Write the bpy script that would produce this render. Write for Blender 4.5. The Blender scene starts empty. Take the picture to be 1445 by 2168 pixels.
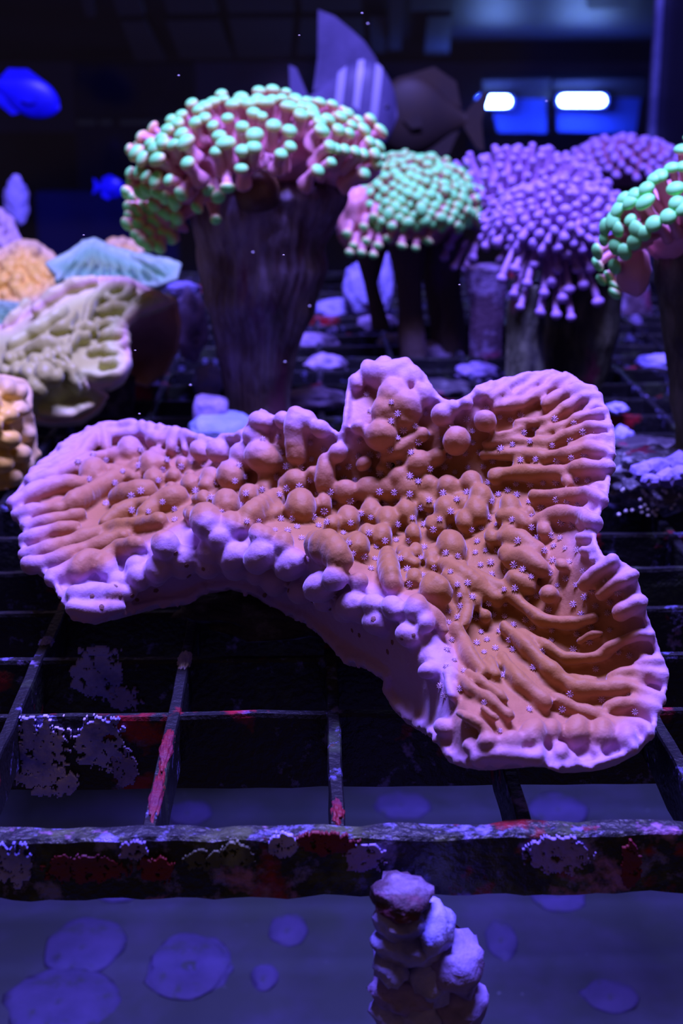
import bpy, bmesh, math, random
import numpy as np
from mathutils import Vector, Matrix, noise
from mathutils.bvhtree import BVHTree
from mathutils.geometry import delaunay_2d_cdt

random.seed(7)
S = bpy.context.scene
C = S.collection

# ------------------------------------------------------------------ camera
F, CX, CY = 3100.0, 722.5, 1084.0           # focal length and centre in pixels (1445 x 2168)
H = 0.078                                    # lens height above the top of the rack
TH = math.atan(934 / F)
YAW = math.atan(72 * math.cos(TH) / F)
cam_d = bpy.data.cameras.new('camera')
cam_d.sensor_fit = 'VERTICAL'
cam_d.sensor_height = 36.0
cam_d.lens = F / 2168 * 36.0
cam_d.clip_start = 0.005
cam_d.clip_end = 50
cam_d.dof.use_dof = True
cam_d.dof.focus_distance = 0.182
cam_d.dof.aperture_fstop = 42
cam = bpy.data.objects.new('camera', cam_d)
C.objects.link(cam)
cam.location = (0, 0, H)
cam.rotation_euler = (math.pi / 2 - TH, 0, -YAW)
S.camera = cam
CR = cam.rotation_euler.to_matrix()
CO = Vector((0, 0, H))
FWD = CR @ Vector((0, 0, -1))

# ------------------------------------------------------------------ light
world = bpy.data.worlds.new('world')
S.world = world
world.use_nodes = True
world.node_tree.nodes['Background'].inputs[0].default_value = (0.72, 0.42, 0.40, 1)
world.node_tree.nodes['Background'].inputs[1].default_value = 0.075


def area(name, loc, rot, sx, sy, col, power):
    d = bpy.data.lights.new(name, 'AREA')
    d.shape = 'RECTANGLE'
    d.size, d.size_y = sx, sy
    d.color = col
    d.energy = power
    o = bpy.data.objects.new(name, d)
    C.objects.link(o)
    o.location = loc
    o.rotation_euler = rot
    return o


# the tank's own overhead LED fixture: blue diodes and a row of white ones; the room behind is lit by its two lamps in view
area('tank_blue_led_offscreen', (0.02, 0.22, 0.42), (0, 0, 0), 0.22, 0.07, (0.23, 0.19, 1.0), 9.4)
area('tank_white_led_offscreen', (0.02, 0.17, 0.42), (0, 0, 0), 0.22, 0.03, (1.0, 0.74, 0.62), 0.28)

S.view_settings.view_transform = 'Standard'
S.view_settings.look = 'None'
S.view_settings.gamma = 1
S.view_settings.use_curve_mapping = False
S.view_settings.exposure = 0.1


# ------------------------------------------------------------------ pixel helpers
def ray(px, py):
    return CR @ Vector(((px - CX) / F, -(py - CY) / F, -1.0))


def PY(px, py, Y):
    r = ray(px, py)
    return CO + r * (Y / r.y)


def PZ(px, py, z):
    r = ray(px, py)
    return CO + r * ((z - H) / r.z)


def mpp(p):                                   # metres covered by one pixel at point p
    return (p - CO).dot(FWD) / F


def topx(p):
    q = CR.transposed() @ (p - CO)
    return (CX - F * q.x / q.z, CY + F * q.y / q.z)


# ------------------------------------------------------------------ materials
def new_mat(name):
    m = bpy.data.materials.new(name)
    m.use_nodes = True
    nt = m.node_tree
    return m, nt, nt.nodes['Principled BSDF']


def mott(name, base, layers=(), rough=0.55, bump=0.0, bscale=900, spec=0.4, sheen=None, sss=0.0, coord='Object', stretch=None):
    """base colour plus noise-shaped patches: layers = (colour, scale, threshold, softness)"""
    m, nt, b = new_mat(name)
    tc = nt.nodes.new('ShaderNodeTexCoord')
    src = tc.outputs[coord]
    if stretch:
        mp = nt.nodes.new('ShaderNodeMapping')
        mp.inputs['Scale'].default_value = stretch
        nt.links.new(src, mp.inputs[0])
        src = mp.outputs[0]
    geo = nt.nodes.new('ShaderNodeNewGeometry')
    col = None
    for i, (c, sc, th, so) in enumerate(layers):
        n = nt.nodes.new('ShaderNodeTexNoise')
        n.noise_dimensions = '4D'
        n.inputs['W'].default_value = i * 3.7 + len(name)
        n.inputs['Scale'].default_value = sc
        n.inputs['Detail'].default_value = 5
        n.inputs['Roughness'].default_value = 0.62
        nt.links.new(src, n.inputs['Vector'])
        r = nt.nodes.new('ShaderNodeMapRange')
        r.inputs[1].default_value = th - so
        r.inputs[2].default_value = th + so
        nt.links.new(n.outputs[0], r.inputs[0])
        mx = nt.nodes.new('ShaderNodeMix')
        mx.data_type = 'RGBA'
        mx.inputs[7].default_value = (*c, 1)
        nt.links.new(r.outputs[0], mx.inputs[0])
        if col is None:
            mx.inputs[6].default_value = (*base, 1)
        else:
            nt.links.new(col, mx.inputs[6])
        col = mx.outputs[2]
    if col is None:
        b.inputs['Base Color'].default_value = (*base, 1)
    else:
        nt.links.new(col, b.inputs['Base Color'])
    b.inputs['Roughness'].default_value = rough
    b.inputs['Specular IOR Level'].default_value = spec
    if sheen:
        b.inputs['Sheen Weight'].default_value = sheen[0]
        b.inputs['Sheen Tint'].default_value = (*sheen[1], 1)
        b.inputs['Sheen Roughness'].default_value = 0.35
    if sss:
        b.inputs['Subsurface Weight'].default_value = sss
        b.inputs['Subsurface Radius'].default_value = (1.0, 0.5, 0.5)
        b.inputs['Subsurface Scale'].default_value = 0.0012
    if bump:
        n = nt.nodes.new('ShaderNodeTexNoise')
        n.inputs['Scale'].default_value = bscale
        n.inputs['Detail'].default_value = 3
        nt.links.new(src, n.inputs['Vector'])
        bp = nt.nodes.new('ShaderNodeBump')
        bp.inputs['Strength'].default_value = bump
        bp.inputs['Distance'].default_value = 0.0006
        nt.links.new(n.outputs[0], bp.inputs['Height'])
        nt.links.new(bp.outputs[0], b.inputs['Normal'])
    return m


def attr_mat(name, stops, rough=0.5, sheen=None, bump=0.25, bscale=2600, spec=0.35, attr='rim', vary=0.12):
    """colour ramp over a stored mesh attribute (0 = growing edge and painted pale crest, 1 = old centre)"""
    m, nt, b = new_mat(name)
    a = nt.nodes.new('ShaderNodeAttribute')
    a.attribute_name = attr
    tc = nt.nodes.new('ShaderNodeTexCoord')
    n = nt.nodes.new('ShaderNodeTexNoise')
    n.inputs['Scale'].default_value = 130
    n.inputs['Detail'].default_value = 3
    nt.links.new(tc.outputs['Object'], n.inputs['Vector'])
    ma = nt.nodes.new('ShaderNodeMath')
    ma.operation = 'MULTIPLY_ADD'
    ma.inputs[1].default_value = vary * 2
    nt.links.new(n.outputs[0], ma.inputs[0])
    sb = nt.nodes.new('ShaderNodeMath')
    sb.operation = 'SUBTRACT'
    sb.inputs[1].default_value = vary
    nt.links.new(a.outputs['Fac'], sb.inputs[0])
    nt.links.new(sb.outputs[0], ma.inputs[2])
    cr = nt.nodes.new('ShaderNodeValToRGB')
    e = cr.color_ramp.elements
    e[0].position, e[0].color = stops[0][0], (*stops[0][1], 1)
    e[1].position, e[1].color = stops[-1][0], (*stops[-1][1], 1)
    for p, c in stops[1:-1]:
        k = e.new(p)
        k.color = (*c, 1)
    nt.links.new(ma.outputs[0], cr.inputs[0])
    nt.links.new(cr.outputs[0], b.inputs['Base Color'])
    b.inputs['Roughness'].default_value = rough
    b.inputs['Specular IOR Level'].default_value = spec
    if sheen:
        b.inputs['Sheen Weight'].default_value = sheen[0]
        b.inputs['Sheen Tint'].default_value = (*sheen[1], 1)
        b.inputs['Sheen Roughness'].default_value = 0.4
    if bump:
        n2 = nt.nodes.new('ShaderNodeTexNoise')
        n2.inputs['Scale'].default_value = bscale
        n2.inputs['Detail'].default_value = 2
        nt.links.new(tc.outputs['Object'], n2.inputs['Vector'])
        bp = nt.nodes.new('ShaderNodeBump')
        bp.inputs['Strength'].default_value = bump
        bp.inputs['Distance'].default_value = 0.0002
        nt.links.new(n2.outputs[0], bp.inputs['Height'])
        nt.links.new(bp.outputs[0], b.inputs['Normal'])
    return m


def tip_mat(name, side, top, lo=0.25, hi=0.7):
    """polyp tips: flesh colour at the neck, bright colour over the cap (along the tip's own axis)"""
    m, nt, b = new_mat(name)
    tc = nt.nodes.new('ShaderNodeTexCoord')
    sp = nt.nodes.new('ShaderNodeSeparateXYZ')
    nt.links.new(tc.outputs['Generated'], sp.inputs[0])
    cr = nt.nodes.new('ShaderNodeValToRGB')
    e = cr.color_ramp.elements
    e[0].position, e[0].color = lo, (*side, 1)
    e[1].position, e[1].color = hi, (*top, 1)
    nt.links.new(sp.outputs[2], cr.inputs[0])
    nt.links.new(cr.outputs[0], b.inputs['Base Color'])
    b.inputs['Roughness'].default_value = 0.45
    b.inputs['Specular IOR Level'].default_value = 0.35
    b.inputs['Sheen Weight'].default_value = 0.25
    b.inputs['Sheen Tint'].default_value = (*top, 1)
    return m


def emit(name, col, st):
    m, nt, b = new_mat(name)
    b.inputs['Base Color'].default_value = (*col, 1)
    b.inputs['Emission Color'].default_value = (*col, 1)
    b.inputs['Emission Strength'].default_value = st
    return m


CORAL_P = (0.34, 0.22, 0.50)     # coralline purple
CRIM = (0.26, 0.006, 0.018)      # crimson coralline
M = {}
M['rack'] = mott('rack_plastic', (0.006, 0.006, 0.009), [
    ((0.025, 0.035, 0.02), 90, 0.58, 0.04), ((0.13, 0.12, 0.32), 260, 0.63, 0.04), ((0.20, 0.15, 0.36), 75, 0.64, 0.015),
    (CRIM, 48, 0.63, 0.02)], rough=0.45, bump=0.5, bscale=1100)
M['rail'] = mott('rack_rail', (0.012, 0.013, 0.018), [
    ((0.06, 0.075, 0.03), 120, 0.55, 0.05), ((0.17, 0.15, 0.38), 330, 0.585, 0.05), ((0.35, 0.16, 0.36), 95, 0.60, 0.03),
    (CRIM, 70, 0.585, 0.03)], rough=0.5, bump=0.9, bscale=900)
M['floor'] = mott('tank_floor', (0.022, 0.031, 0.038), [((0.040, 0.040, 0.085), 35, 0.55, 0.12), ((0.022, 0.034, 0.030), 22, 0.58, 0.10),
    ((0.22, 0.24, 0.36), 500, 0.72, 0.03)], rough=0.7)
M['coralline'] = mott('coralline', (0.20, 0.16, 0.42), [((0.30, 0.22, 0.55), 120, 0.5, 0.1), ((0.10, 0.07, 0.22), 300, 0.6, 0.06)], rough=0.7, bump=0.6, bscale=700)
M['floor_spot'] = mott('floor_coralline', (0.052, 0.042, 0.14), [((0.034, 0.032, 0.095), 130, 0.5, 0.15), ((0.03, 0.036, 0.06), 260, 0.58, 0.05)], rough=0.8)
M['crust'] = mott('pale_crust', (0.34, 0.31, 0.74), [((0.15, 0.14, 0.50), 140, 0.55, 0.08), ((0.58, 0.48, 0.66), 90, 0.6, 0.08)], rough=0.7, bump=0.8, bscale=600)
M['crimson'] = mott('crimson_crust', (0.15, 0.003, 0.012), [((0.10, 0.01, 0.04), 200, 0.55, 0.08)], rough=0.6, bump=0.6)
M['plug'] = mott('plug_stone', (0.26, 0.20, 0.42), [((0.40, 0.30, 0.58), 160, 0.52, 0.1), ((0.07, 0.05, 0.10), 110, 0.6, 0.06), ((0.24, 0.04, 0.10), 80, 0.66, 0.03)], rough=0.75, bump=0.8, bscale=500)
M['dark_rock'] = mott('dark_rock', (0.035, 0.028, 0.045), [((0.10, 0.09, 0.12), 220, 0.56, 0.05), ((0.16, 0.02, 0.06), 90, 0.64, 0.03)], rough=0.6, bump=1.0, bscale=500)
M['rock_sparkle'] = mott('encrusted_rock', (0.09, 0.085, 0.12), [((0.34, 0.33, 0.46), 420, 0.56, 0.04), ((0.62, 0.60, 0.72), 800, 0.68, 0.02), ((0.22, 0.02, 0.06), 120, 0.64, 0.03)], rough=0.5, bump=1.0, bscale=600)
M['stem'] = mott('skeleton_brown', (0.10, 0.06, 0.07), [((0.30, 0.25, 0.36), 150, 0.52, 0.10), ((0.16, 0.05, 0.12), 90, 0.60, 0.05), ((0.06, 0.07, 0.03), 60, 0.62, 0.05)],
                 rough=0.7, bump=1.0, bscale=700, stretch=(1, 1, 0.3))
M['stem_green'] = mott('skeleton_green', (0.075, 0.085, 0.05), [((0.20, 0.22, 0.14), 160, 0.54, 0.08), ((0.17, 0.03, 0.07), 90, 0.63, 0.04), ((0.02, 0.02, 0.025), 70, 0.56, 0.06)],
                       rough=0.6, bump=1.0, bscale=700, stretch=(1, 1, 0.4))
M['stem_dark'] = mott('skeleton_dark', (0.085, 0.055, 0.06), [((0.12, 0.10, 0.07), 90, 0.55, 0.08), ((0.11, 0.06, 0.14), 130, 0.62, 0.05)], rough=0.7, bump=0.8, stretch=(1, 1, 0.4))
M['stem_purple'] = mott('skeleton_purple', (0.06, 0.03, 0.06), [((0.22, 0.16, 0.32), 130, 0.55, 0.06), ((0.14, 0.02, 0.07), 70, 0.58, 0.05)], rough=0.7, bump=0.8)
M['flesh_pink'] = mott('flesh_pink', (0.72, 0.36, 0.38), [((0.55, 0.22, 0.18), 60, 0.55, 0.1)], rough=0.45, sheen=(0.25, (0.7, 0.5, 1)))
M['flesh_purple'] = mott('flesh_purple', (0.40, 0.23, 0.50), [((0.34, 0.17, 0.38), 70, 0.55, 0.1)], rough=0.45, sheen=(0.25, (0.6, 0.5, 1)))
M['flesh_mauve'] = mott('flesh_mauve', (0.38, 0.16, 0.26), [], rough=0.5, sheen=(0.2, (0.6, 0.5, 1)))
M['tip_green'] = tip_mat('tip_green', (0.90, 0.55, 0.26), (0.24, 1.0, 0.24), 0.38, 0.85)
M['tip_lime'] = tip_mat('tip_lime', (0.75, 0.66, 0.30), (0.24, 1.0, 0.24), 0.2, 0.55)
M['tip_purple'] = tip_mat('tip_purple', (0.40, 0.23, 0.50), (0.40, 0.26, 0.62), 0.3, 0.8)
M['brown_tissue'] = mott('brown_tissue', (0.16, 0.075, 0.018), [((0.07, 0.03, 0.02), 90, 0.5, 0.1)], rough=0.6)
M['polyp'] = mott('polyp_lilac', (0.66, 0.42, 0.52), [], rough=0.5, sheen=(0.4, (0.8, 0.6, 1)))
M['corallite'] = mott('corallite_brown', (0.20, 0.085, 0.075), [], rough=0.7)

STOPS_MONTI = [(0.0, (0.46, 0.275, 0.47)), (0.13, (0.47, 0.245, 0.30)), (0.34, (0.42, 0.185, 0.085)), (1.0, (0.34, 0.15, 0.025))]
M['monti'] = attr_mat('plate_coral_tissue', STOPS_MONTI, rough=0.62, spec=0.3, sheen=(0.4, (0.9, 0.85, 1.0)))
M['cream'] = attr_mat('scroll_coral_tissue', [(0.0, (0.68, 0.44, 0.36)), (0.2, (0.62, 0.54, 0.24)), (0.6, (0.50, 0.54, 0.17)), (1.0, (0.40, 0.40, 0.10))], sheen=(0.3, (0.7, 0.8, 1)))
M['lip'] = mott('scroll_lip', (0.62, 0.34, 0.28), [((0.45, 0.22, 0.16), 60, 0.5, 0.15)], rough=0.55, sheen=(0.3, (0.8, 0.6, 1)))
M['yellow'] = attr_mat('knobbly_coral_tissue', [(0.0, (0.62, 0.46, 0.22)), (0.5, (0.74, 0.50, 0.10)), (1.0, (0.76, 0.50, 0.07))], sheen=(0.25, (0.8, 0.8, 1)))
M['teal'] = attr_mat('fan_coral_tissue', [(0.0, (0.30, 0.46, 0.28)), (0.5, (0.16, 0.36, 0.17)), (1.0, (0.18, 0.30, 0.10))], sheen=(0.3, (0.6, 0.9, 1)))


# ------------------------------------------------------------------ object helpers
def mesh_obj(name, verts, faces, material, parent=None, smooth=True, origin=None):
    """verts are in world space; the object's origin is put at `origin` (or its parent's)"""
    if parent is not None:
        o0 = parent['_o']
    else:
        o0 = origin if origin is not None else (0, 0, 0)
    o0 = Vector(o0)
    me = bpy.data.meshes.new(name)
    me.from_pydata([tuple(Vector(v) - o0) for v in verts], [], faces)
    me.update()
    if smooth:
        me.polygons.foreach_set('use_smooth', [True] * len(me.polygons))
    if material is not None:
        me.materials.append(material)
    o = bpy.data.objects.new(name, me)
    C.objects.link(o)
    if parent is not None:
        o.parent = parent
    else:
        o.location = o0
    return o


def bm_obj(name, bm, material, parent=None, smooth=True, origin=None):
    bm.verts.index_update()
    vs = [v.co.copy() for v in bm.verts]
    fs = [[v.index for v in f.verts] for f in bm.faces]
    bm.free()
    return mesh_obj(name, vs, fs, material, parent, smooth, origin)


ROOTS = []


def thing(name, label, cat, loc, group=None):
    o = bpy.data.objects.new(name, None)
    o.empty_display_size = 0.01
    C.objects.link(o)
    o.location = loc
    o['_o'] = tuple(loc)
    ROOTS.append(o)
    o['label'], o['category'] = label, cat
    if group:
        o['group'] = group
    return o


def tag(o, label, cat, group=None, kind=None):
    o['label'], o['category'] = label, cat
    if group:
        o['group'] = group
    if kind:
        o['kind'] = kind
    return o


def box(bm, x0, x1, y0, y1, z0, z1, bev=0.0):
    r = bmesh.ops.create_cube(bm, size=1)
    for v in r['verts']:
        v.co = Vector(((x0 + x1) / 2 + v.co.x * (x1 - x0), (y0 + y1) / 2 + v.co.y * (y1 - y0), (z0 + z1) / 2 + v.co.z * (z1 - z0)))
    if bev:
        es = list({e for v in r['verts'] for e in v.link_edges})
        bmesh.ops.bevel(bm, geom=es, offset=bev, segments=2, affect='EDGES', profile=0.5)


_ICO = {}


def ico(sub):
    if sub not in _ICO:
        b = bmesh.new()
        bmesh.ops.create_icosphere(b, subdivisions=sub, radius=1)
        b.verts.index_update()
        _ICO[sub] = (np.array([v.co[:] for v in b.verts]), [[v.index for v in f.verts] for f in b.faces])
        b.free()
    return _ICO[sub]


def lump(c, r, sub=3, amp=0.15, freq=1.6, seed=0, flat_top=None):
    """noise-shaped stone: verts and faces in world space"""
    V, Fc = ico(sub)
    out = []
    for v in V:
        d = Vector(v)
        n = 1 + amp * noise.fractal(d * freq + Vector((seed * 5.1, seed * 2.3, 0)), 0.9, 2.0, 4)
        p = Vector((d.x * r[0], d.y * r[1], d.z * r[2])) * n
        if flat_top is not None:
            p.z = min(p.z, flat_top * r[2])
        out.append(Vector(c) + p)
    return out, [list(f) for f in Fc]


def join(*vf):
    vs, fs = [], []
    for v, f in vf:
        o = len(vs)
        vs += list(v)
        fs += [[i + o for i in q] for q in f]
    return vs, fs


def column(rows, Y, seg=56, ribs=0, amp=0.03, namp=0.06, depth=0.85, seed=0, step=10, nfreq=60):
    """upright skeleton stem: rows = (py, x left, x right) from top to bottom, standing at depth Y"""
    rows = sorted(rows)
    ys = np.arange(rows[0][0], rows[-1][0] + 0.1, step)
    xl = np.interp(ys, [r[0] for r in rows], [r[1] for r in rows])
    xr = np.interp(ys, [r[0] for r in rows], [r[2] for r in rows])
    vs, fs = [], []
    for i, y in enumerate(ys):
        c = PY((xl[i] + xr[i]) / 2, y, Y)
        rx = (xr[i] - xl[i]) / 2 * mpp(c)
        for k in range(seg):
            a = 2 * math.pi * k / seg
            d = Vector((math.cos(a), math.sin(a) * depth, 0))
            q = c + d * rx
            n = noise.fractal(q * nfreq + Vector((seed, 0, 0)), 0.9, 2, 3)
            rb = math.sin(ribs * a + 1.6 * noise.noise(q * 70)) if ribs else 0
            vs.append(c + d * rx * (1 + amp * rb + namp * n))
    n = len(ys)
    for i in range(n - 1):
        for k in range(seg):
            k2 = (k + 1) % seg
            fs.append([i * seg + k, (i + 1) * seg + k, (i + 1) * seg + k2, i * seg + k2])
    vs.append(sum((vs[k] for k in range(seg)), Vector()) / seg)
    fs += [[k, (k + 1) % seg, len(vs) - 1] for k in range(seg)]
    vs.append(sum((vs[(n - 1) * seg + k] for k in range(seg)), Vector()) / seg)
    fs += [[(n - 1) * seg + (k + 1) % seg, (n - 1) * seg + k, len(vs) - 1] for k in range(seg)]
    return vs, fs


# ---- plating corals: an outline with depths, ridges and knobs, fused into one skin
class Relief:
    def __init__(self, outline, ctrl, step=16, back=0.006, down=0.35, sink=0.0004):
        self.poly = np.array(outline, float)
        P_, Yv = [], []
        for (px, py, kind, val) in ctrl:
            P_.append((px / 400, py / 400))
            Yv.append(PZ(px, py, val).y if kind == 'z' else val)
        P_ = np.array(P_)
        n = len(P_)
        K = self.kern(P_[:, None] - P_[None]) + np.eye(n) * 1e-3
        A = np.zeros((n + 3, n + 3))
        A[:n, :n] = K
        A[:n, n] = 1
        A[:n, n + 1:] = P_
        A[n:, :n] = A[:n, n:].T
        self.w = np.linalg.solve(A, np.concatenate([Yv, np.zeros(3)]))
        self.c = P_
        self.vs, self.fs = [], []
        self.base(step, back, down, sink)

    @staticmethod
    def kern(d):
        return np.sqrt((d ** 2).sum(-1) + 0.01)

    def Y(self, px, py):
        p = np.array([px / 400, py / 400])
        n = len(self.c)
        return float(self.kern(self.c - p) @ self.w[:n] + self.w[n] + p @ self.w[n + 1:])

    def at(self, px, py):
        return PY(px, py, self.Y(px, py))

    def inside(self, x, y):
        p = self.poly
        c = False
        j = len(p) - 1
        for i in range(len(p)):
            if (p[i][1] > y) != (p[j][1] > y) and x < (p[j][0] - p[i][0]) * (y - p[i][1]) / (p[j][1] - p[i][1]) + p[i][0]:
                c = not c
            j = i
        return c

    def edge_dist(self, x, y):
        a = self.poly
        b = np.roll(a, -1, 0)
        ab = b - a
        t = np.clip((((x, y) - a) * ab).sum(1) / (ab ** 2).sum(1), 0, 1)
        return float(np.sqrt((((a + ab * t[:, None]) - (x, y)) ** 2).sum(1)).min())

    def add(self, vf):
        o = len(self.vs)
        self.vs += list(vf[0])
        self.fs += [[i + o for i in f] for f in vf[1]]

    def base(self, step, back, down, sink):
        pts = [Vector(p) for p in self.poly]
        n = len(pts)
        x0, y0 = self.poly.min(0)
        x1, y1 = self.poly.max(0)
        y = y0
        while y < y1:
            x = x0
            while x < x1:
                if self.inside(x, y) and self.edge_dist(x, y) > step * 0.5:
                    pts.append(Vector((x, y)))
                x += step
            y += step
        r = delaunay_2d_cdt(pts, [(i, (i + 1) % n) for i in range(n)], [], 1, 1e-6)
        v2, fc = r[0], r[2]
        m = len(v2)
        front = [self.at(v[0], v[1]) for v in v2]
        front = [p + (p - CO).normalized() * sink for p in front]
        rear = []
        for p in front:
            d = (p - CO).normalized() + Vector((0, 0, -down))
            rear.append(p + d.normalized() * back)
        cnt = {}
        for f in fc:
            for i in range(len(f)):
                e = (f[i], f[(i + 1) % len(f)])
                cnt[e] = cnt.get(e, 0) + 1
        faces = [list(f) for f in fc] + [[i + m for i in reversed(f)] for f in fc]
        for (a, b) in cnt:
            if (b, a) not in cnt:
                faces.append([b, a, a + m, b + m])
        self.add((front + rear, faces))

    def frame(self, px, py):
        p = self.at(px, py)
        a, b = self.at(px + 6, py) - p, self.at(px, py + 6) - p
        n = a.cross(b).normalized()
        v = (p - CO).normalized()
        if n.dot(v) > 0:
            n = -n
        n = (n + Vector((0, 0, 0.25))).normalized()
        t = v - n * n.dot(v)
        t.normalize()
        return p, n, t, n.cross(t), v, max(0.3, -n.dot(v))

    def blob(self, px, py, r, lift=0.35, hgt=1.1, st=1.5, sub=2, fr=None):
        """ellipsoid seated in the surface: r across the view, longer along the slope, hgt*r proud of it"""
        p, n, t, s, v, cs = fr or self.frame(px, py)
        R = r * mpp(p)
        c = p - v * (R * hgt * lift / cs)
        V, Fc = ico(sub)
        k = min(st, 0.85 / cs) if st > 1 else 1
        j = 1 + 0.06 * random.uniform(-1, 1)
        self.add(([c + s * (q[0] * R) + t * (q[1] * R * k) + n * (q[2] * R * hgt * j) for q in V], Fc))

    def ridge(self, pts, r, lift=0.45, taper=0.75, hgt=1.1):
        pts = [Vector(p) for p in pts]
        L = [0]
        for a, b in zip(pts, pts[1:]):
            L.append(L[-1] + (b - a).length)
        n = max(3, int(L[-1] / (r * 0.42)))
        ph = random.uniform(0, 6)
        for i in range(n + 1):
            s = L[-1] * i / n
            x = np.interp(s, L, [p.x for p in pts])
            y = np.interp(s, L, [p.y for p in pts])
            t = i / n
            k = taper + (1 - taper) * math.sin(math.pi * min(1, max(0, t))) ** 0.5
            k *= 1 + 0.10 * math.sin(s / r * 1.3 + ph)
            self.blob(x, y, r * k, lift, hgt, 1.25, sub=2)

    def rim(self, r, closed=True, lift=0.0):
        a = self.poly
        n = len(a)
        for i in range(n):
            p, q = a[i], a[(i + 1) % n]
            m = max(1, int(np.hypot(*(q - p)) / (r * 0.6)))
            for k in range(m):
                t = k / m
                x, y = p + (q - p) * t
                self.blob(x, y, r * random.uniform(0.85, 1.1), lift, sub=1)

    def build(self, name, material, parent, voxel=0.0004, smooth=4, width=170, power=1.0, zmin=0.0004, crest=(), grain=0.00009):
        me = bpy.data.meshes.new('tmp')
        me.from_pydata([tuple(v) for v in self.vs], [], self.fs)
        me.update()
        o = bpy.data.objects.new('tmp', me)
        C.objects.link(o)
        m1 = o.modifiers.new('r', 'REMESH')
        m1.mode = 'VOXEL'
        m1.voxel_size = voxel
        m1.use_smooth_shade = True
        m2 = o.modifiers.new('s', 'SMOOTH')
        m2.factor = 0.5
        m2.iterations = smooth
        dg = bpy.context.evaluated_depsgraph_get()
        res = bpy.data.meshes.new_from_object(o.evaluated_get(dg))
        bpy.data.objects.remove(o)
        bpy.data.meshes.remove(me)
        res.name = name
        n = len(res.vertices)
        co = np.empty(n * 3)
        res.vertices.foreach_get('co', co)
        co = co.reshape(-1, 3)
        co[:, 2] = np.maximum(co[:, 2], zmin)
        q = (co - np.array(CO)) @ np.array(CR)
        px = CX - F * q[:, 0] / q[:, 2]
        py = CY + F * q[:, 1] / q[:, 2]
        a = self.poly
        b = np.roll(a, -1, 0)
        best = np.full(n, 1e9)
        for i in range(len(a)):
            ab = b[i] - a[i]
            t = np.clip(((px - a[i][0]) * ab[0] + (py - a[i][1]) * ab[1]) / (ab ** 2).sum(), 0, 1)
            best = np.minimum(best, (px - a[i][0] - ab[0] * t) ** 2 + (py - a[i][1] - ab[1] * t) ** 2)
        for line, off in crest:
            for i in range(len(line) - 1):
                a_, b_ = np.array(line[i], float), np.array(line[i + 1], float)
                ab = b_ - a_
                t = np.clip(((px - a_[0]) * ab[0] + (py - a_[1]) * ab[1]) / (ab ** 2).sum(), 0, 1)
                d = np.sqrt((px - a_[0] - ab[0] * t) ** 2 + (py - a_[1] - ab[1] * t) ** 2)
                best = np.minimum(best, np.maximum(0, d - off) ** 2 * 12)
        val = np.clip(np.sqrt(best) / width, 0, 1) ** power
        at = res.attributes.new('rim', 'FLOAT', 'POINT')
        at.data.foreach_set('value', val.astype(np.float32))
        o0 = np.array(parent['_o'])
        if grain:
            for i in range(n):
                v_ = Vector(co[i])
                co[i] += np.array(noise.noise_vector(v_ * 850)) * grain
        self.world = co.copy()
        self.polys = [list(p.vertices) for p in res.polygons]
        res.vertices.foreach_set('co', (co - o0).ravel())
        res.polygons.foreach_set('use_smooth', [True] * len(res.polygons))
        res.materials.clear()
        res.materials.append(material)
        ob = bpy.data.objects.new(name, res)
        C.objects.link(ob)
        ob.parent = parent
        return ob


# ================================================================== the setting
RZ = -0.0103                                        # underside of the rack
FLOOR_Z = -0.115
bm = bmesh.new()
box(bm, -0.45, 0.45, 0.03, 0.80, FLOOR_Z - 0.008, FLOOR_Z)
o = bm_obj('floor', bm, M['floor'], smooth=False)
tag(o, 'dim blue-grey tank floor dotted with coralline spots', 'floor', kind='structure')

# rear pane of the tank
m, nt, b = new_mat('rear_glass')
nt.nodes.remove(b)
tr = nt.nodes.new('ShaderNodeBsdfTransparent')
tr.inputs[0].default_value = (0.62, 0.68, 0.92, 1)
gl = nt.nodes.new('ShaderNodeBsdfGlossy')
gl.inputs['Roughness'].default_value = 0.12
gl.inputs[0].default_value = (0.7, 0.75, 1, 1)
mx = nt.nodes.new('ShaderNodeMixShader')
mx.inputs[0].default_value = 0.05
nt.links.new(tr.outputs[0], mx.inputs[1])
nt.links.new(gl.outputs[0], mx.inputs[2])
nt.links.new(mx.outputs[0], nt.nodes['Material Output'].inputs[0])
M['glass'] = m
XR = PY(1392, 150, 0.75).x
bm = bmesh.new()
box(bm, -0.45, XR, 0.750, 0.756, FLOOR_Z, 0.21)
tag(bm_obj('wall_back', bm, M['glass'], smooth=False), 'blue tinted clear rear glass pane of the tank', 'glass pane', kind='structure')
M['navy'] = mott('navy_panel', (0.012, 0.013, 0.035), [((0.02, 0.022, 0.06), 8, 0.55, 0.1)], rough=0.4)
M['navy2'] = mott('navy_wall', (0.016, 0.018, 0.06), [((0.03, 0.035, 0.12), 5, 0.52, 0.1)], rough=0.5)
bm = bmesh.new()
box(bm, XR, XR + 0.006, 0.30, 0.760, FLOOR_Z, 0.21)
tag(bm_obj('wall_right', bm, M['navy'], smooth=False), 'dark side panel of the tank', 'wall', kind='structure')
bm = bmesh.new()
box(bm, XR - 0.004, XR, 0.744, 0.750, FLOOR_Z, 0.20, 0.0012)
o = bm_obj('trim_1', bm, mott('silicone', (0.16, 0.18, 0.42), [((0.05, 0.06, 0.2), 40, 0.5, 0.1)]), smooth=False)
tag(o, 'pale blue silicone seam in the rear corner of the tank', 'seam', kind='structure')
# the dark room behind the tank
bm = bmesh.new()
box(bm, -1.2, 1.2, 2.0, 2.02, -0.8, 1.0)
tag(bm_obj('wall_room', bm, M['navy2'], smooth=False), 'dark navy wall of the room behind the tank', 'wall', kind='structure')


def canopyY(py):
    return 1.40 - (130 - py) * 0.0032


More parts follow.
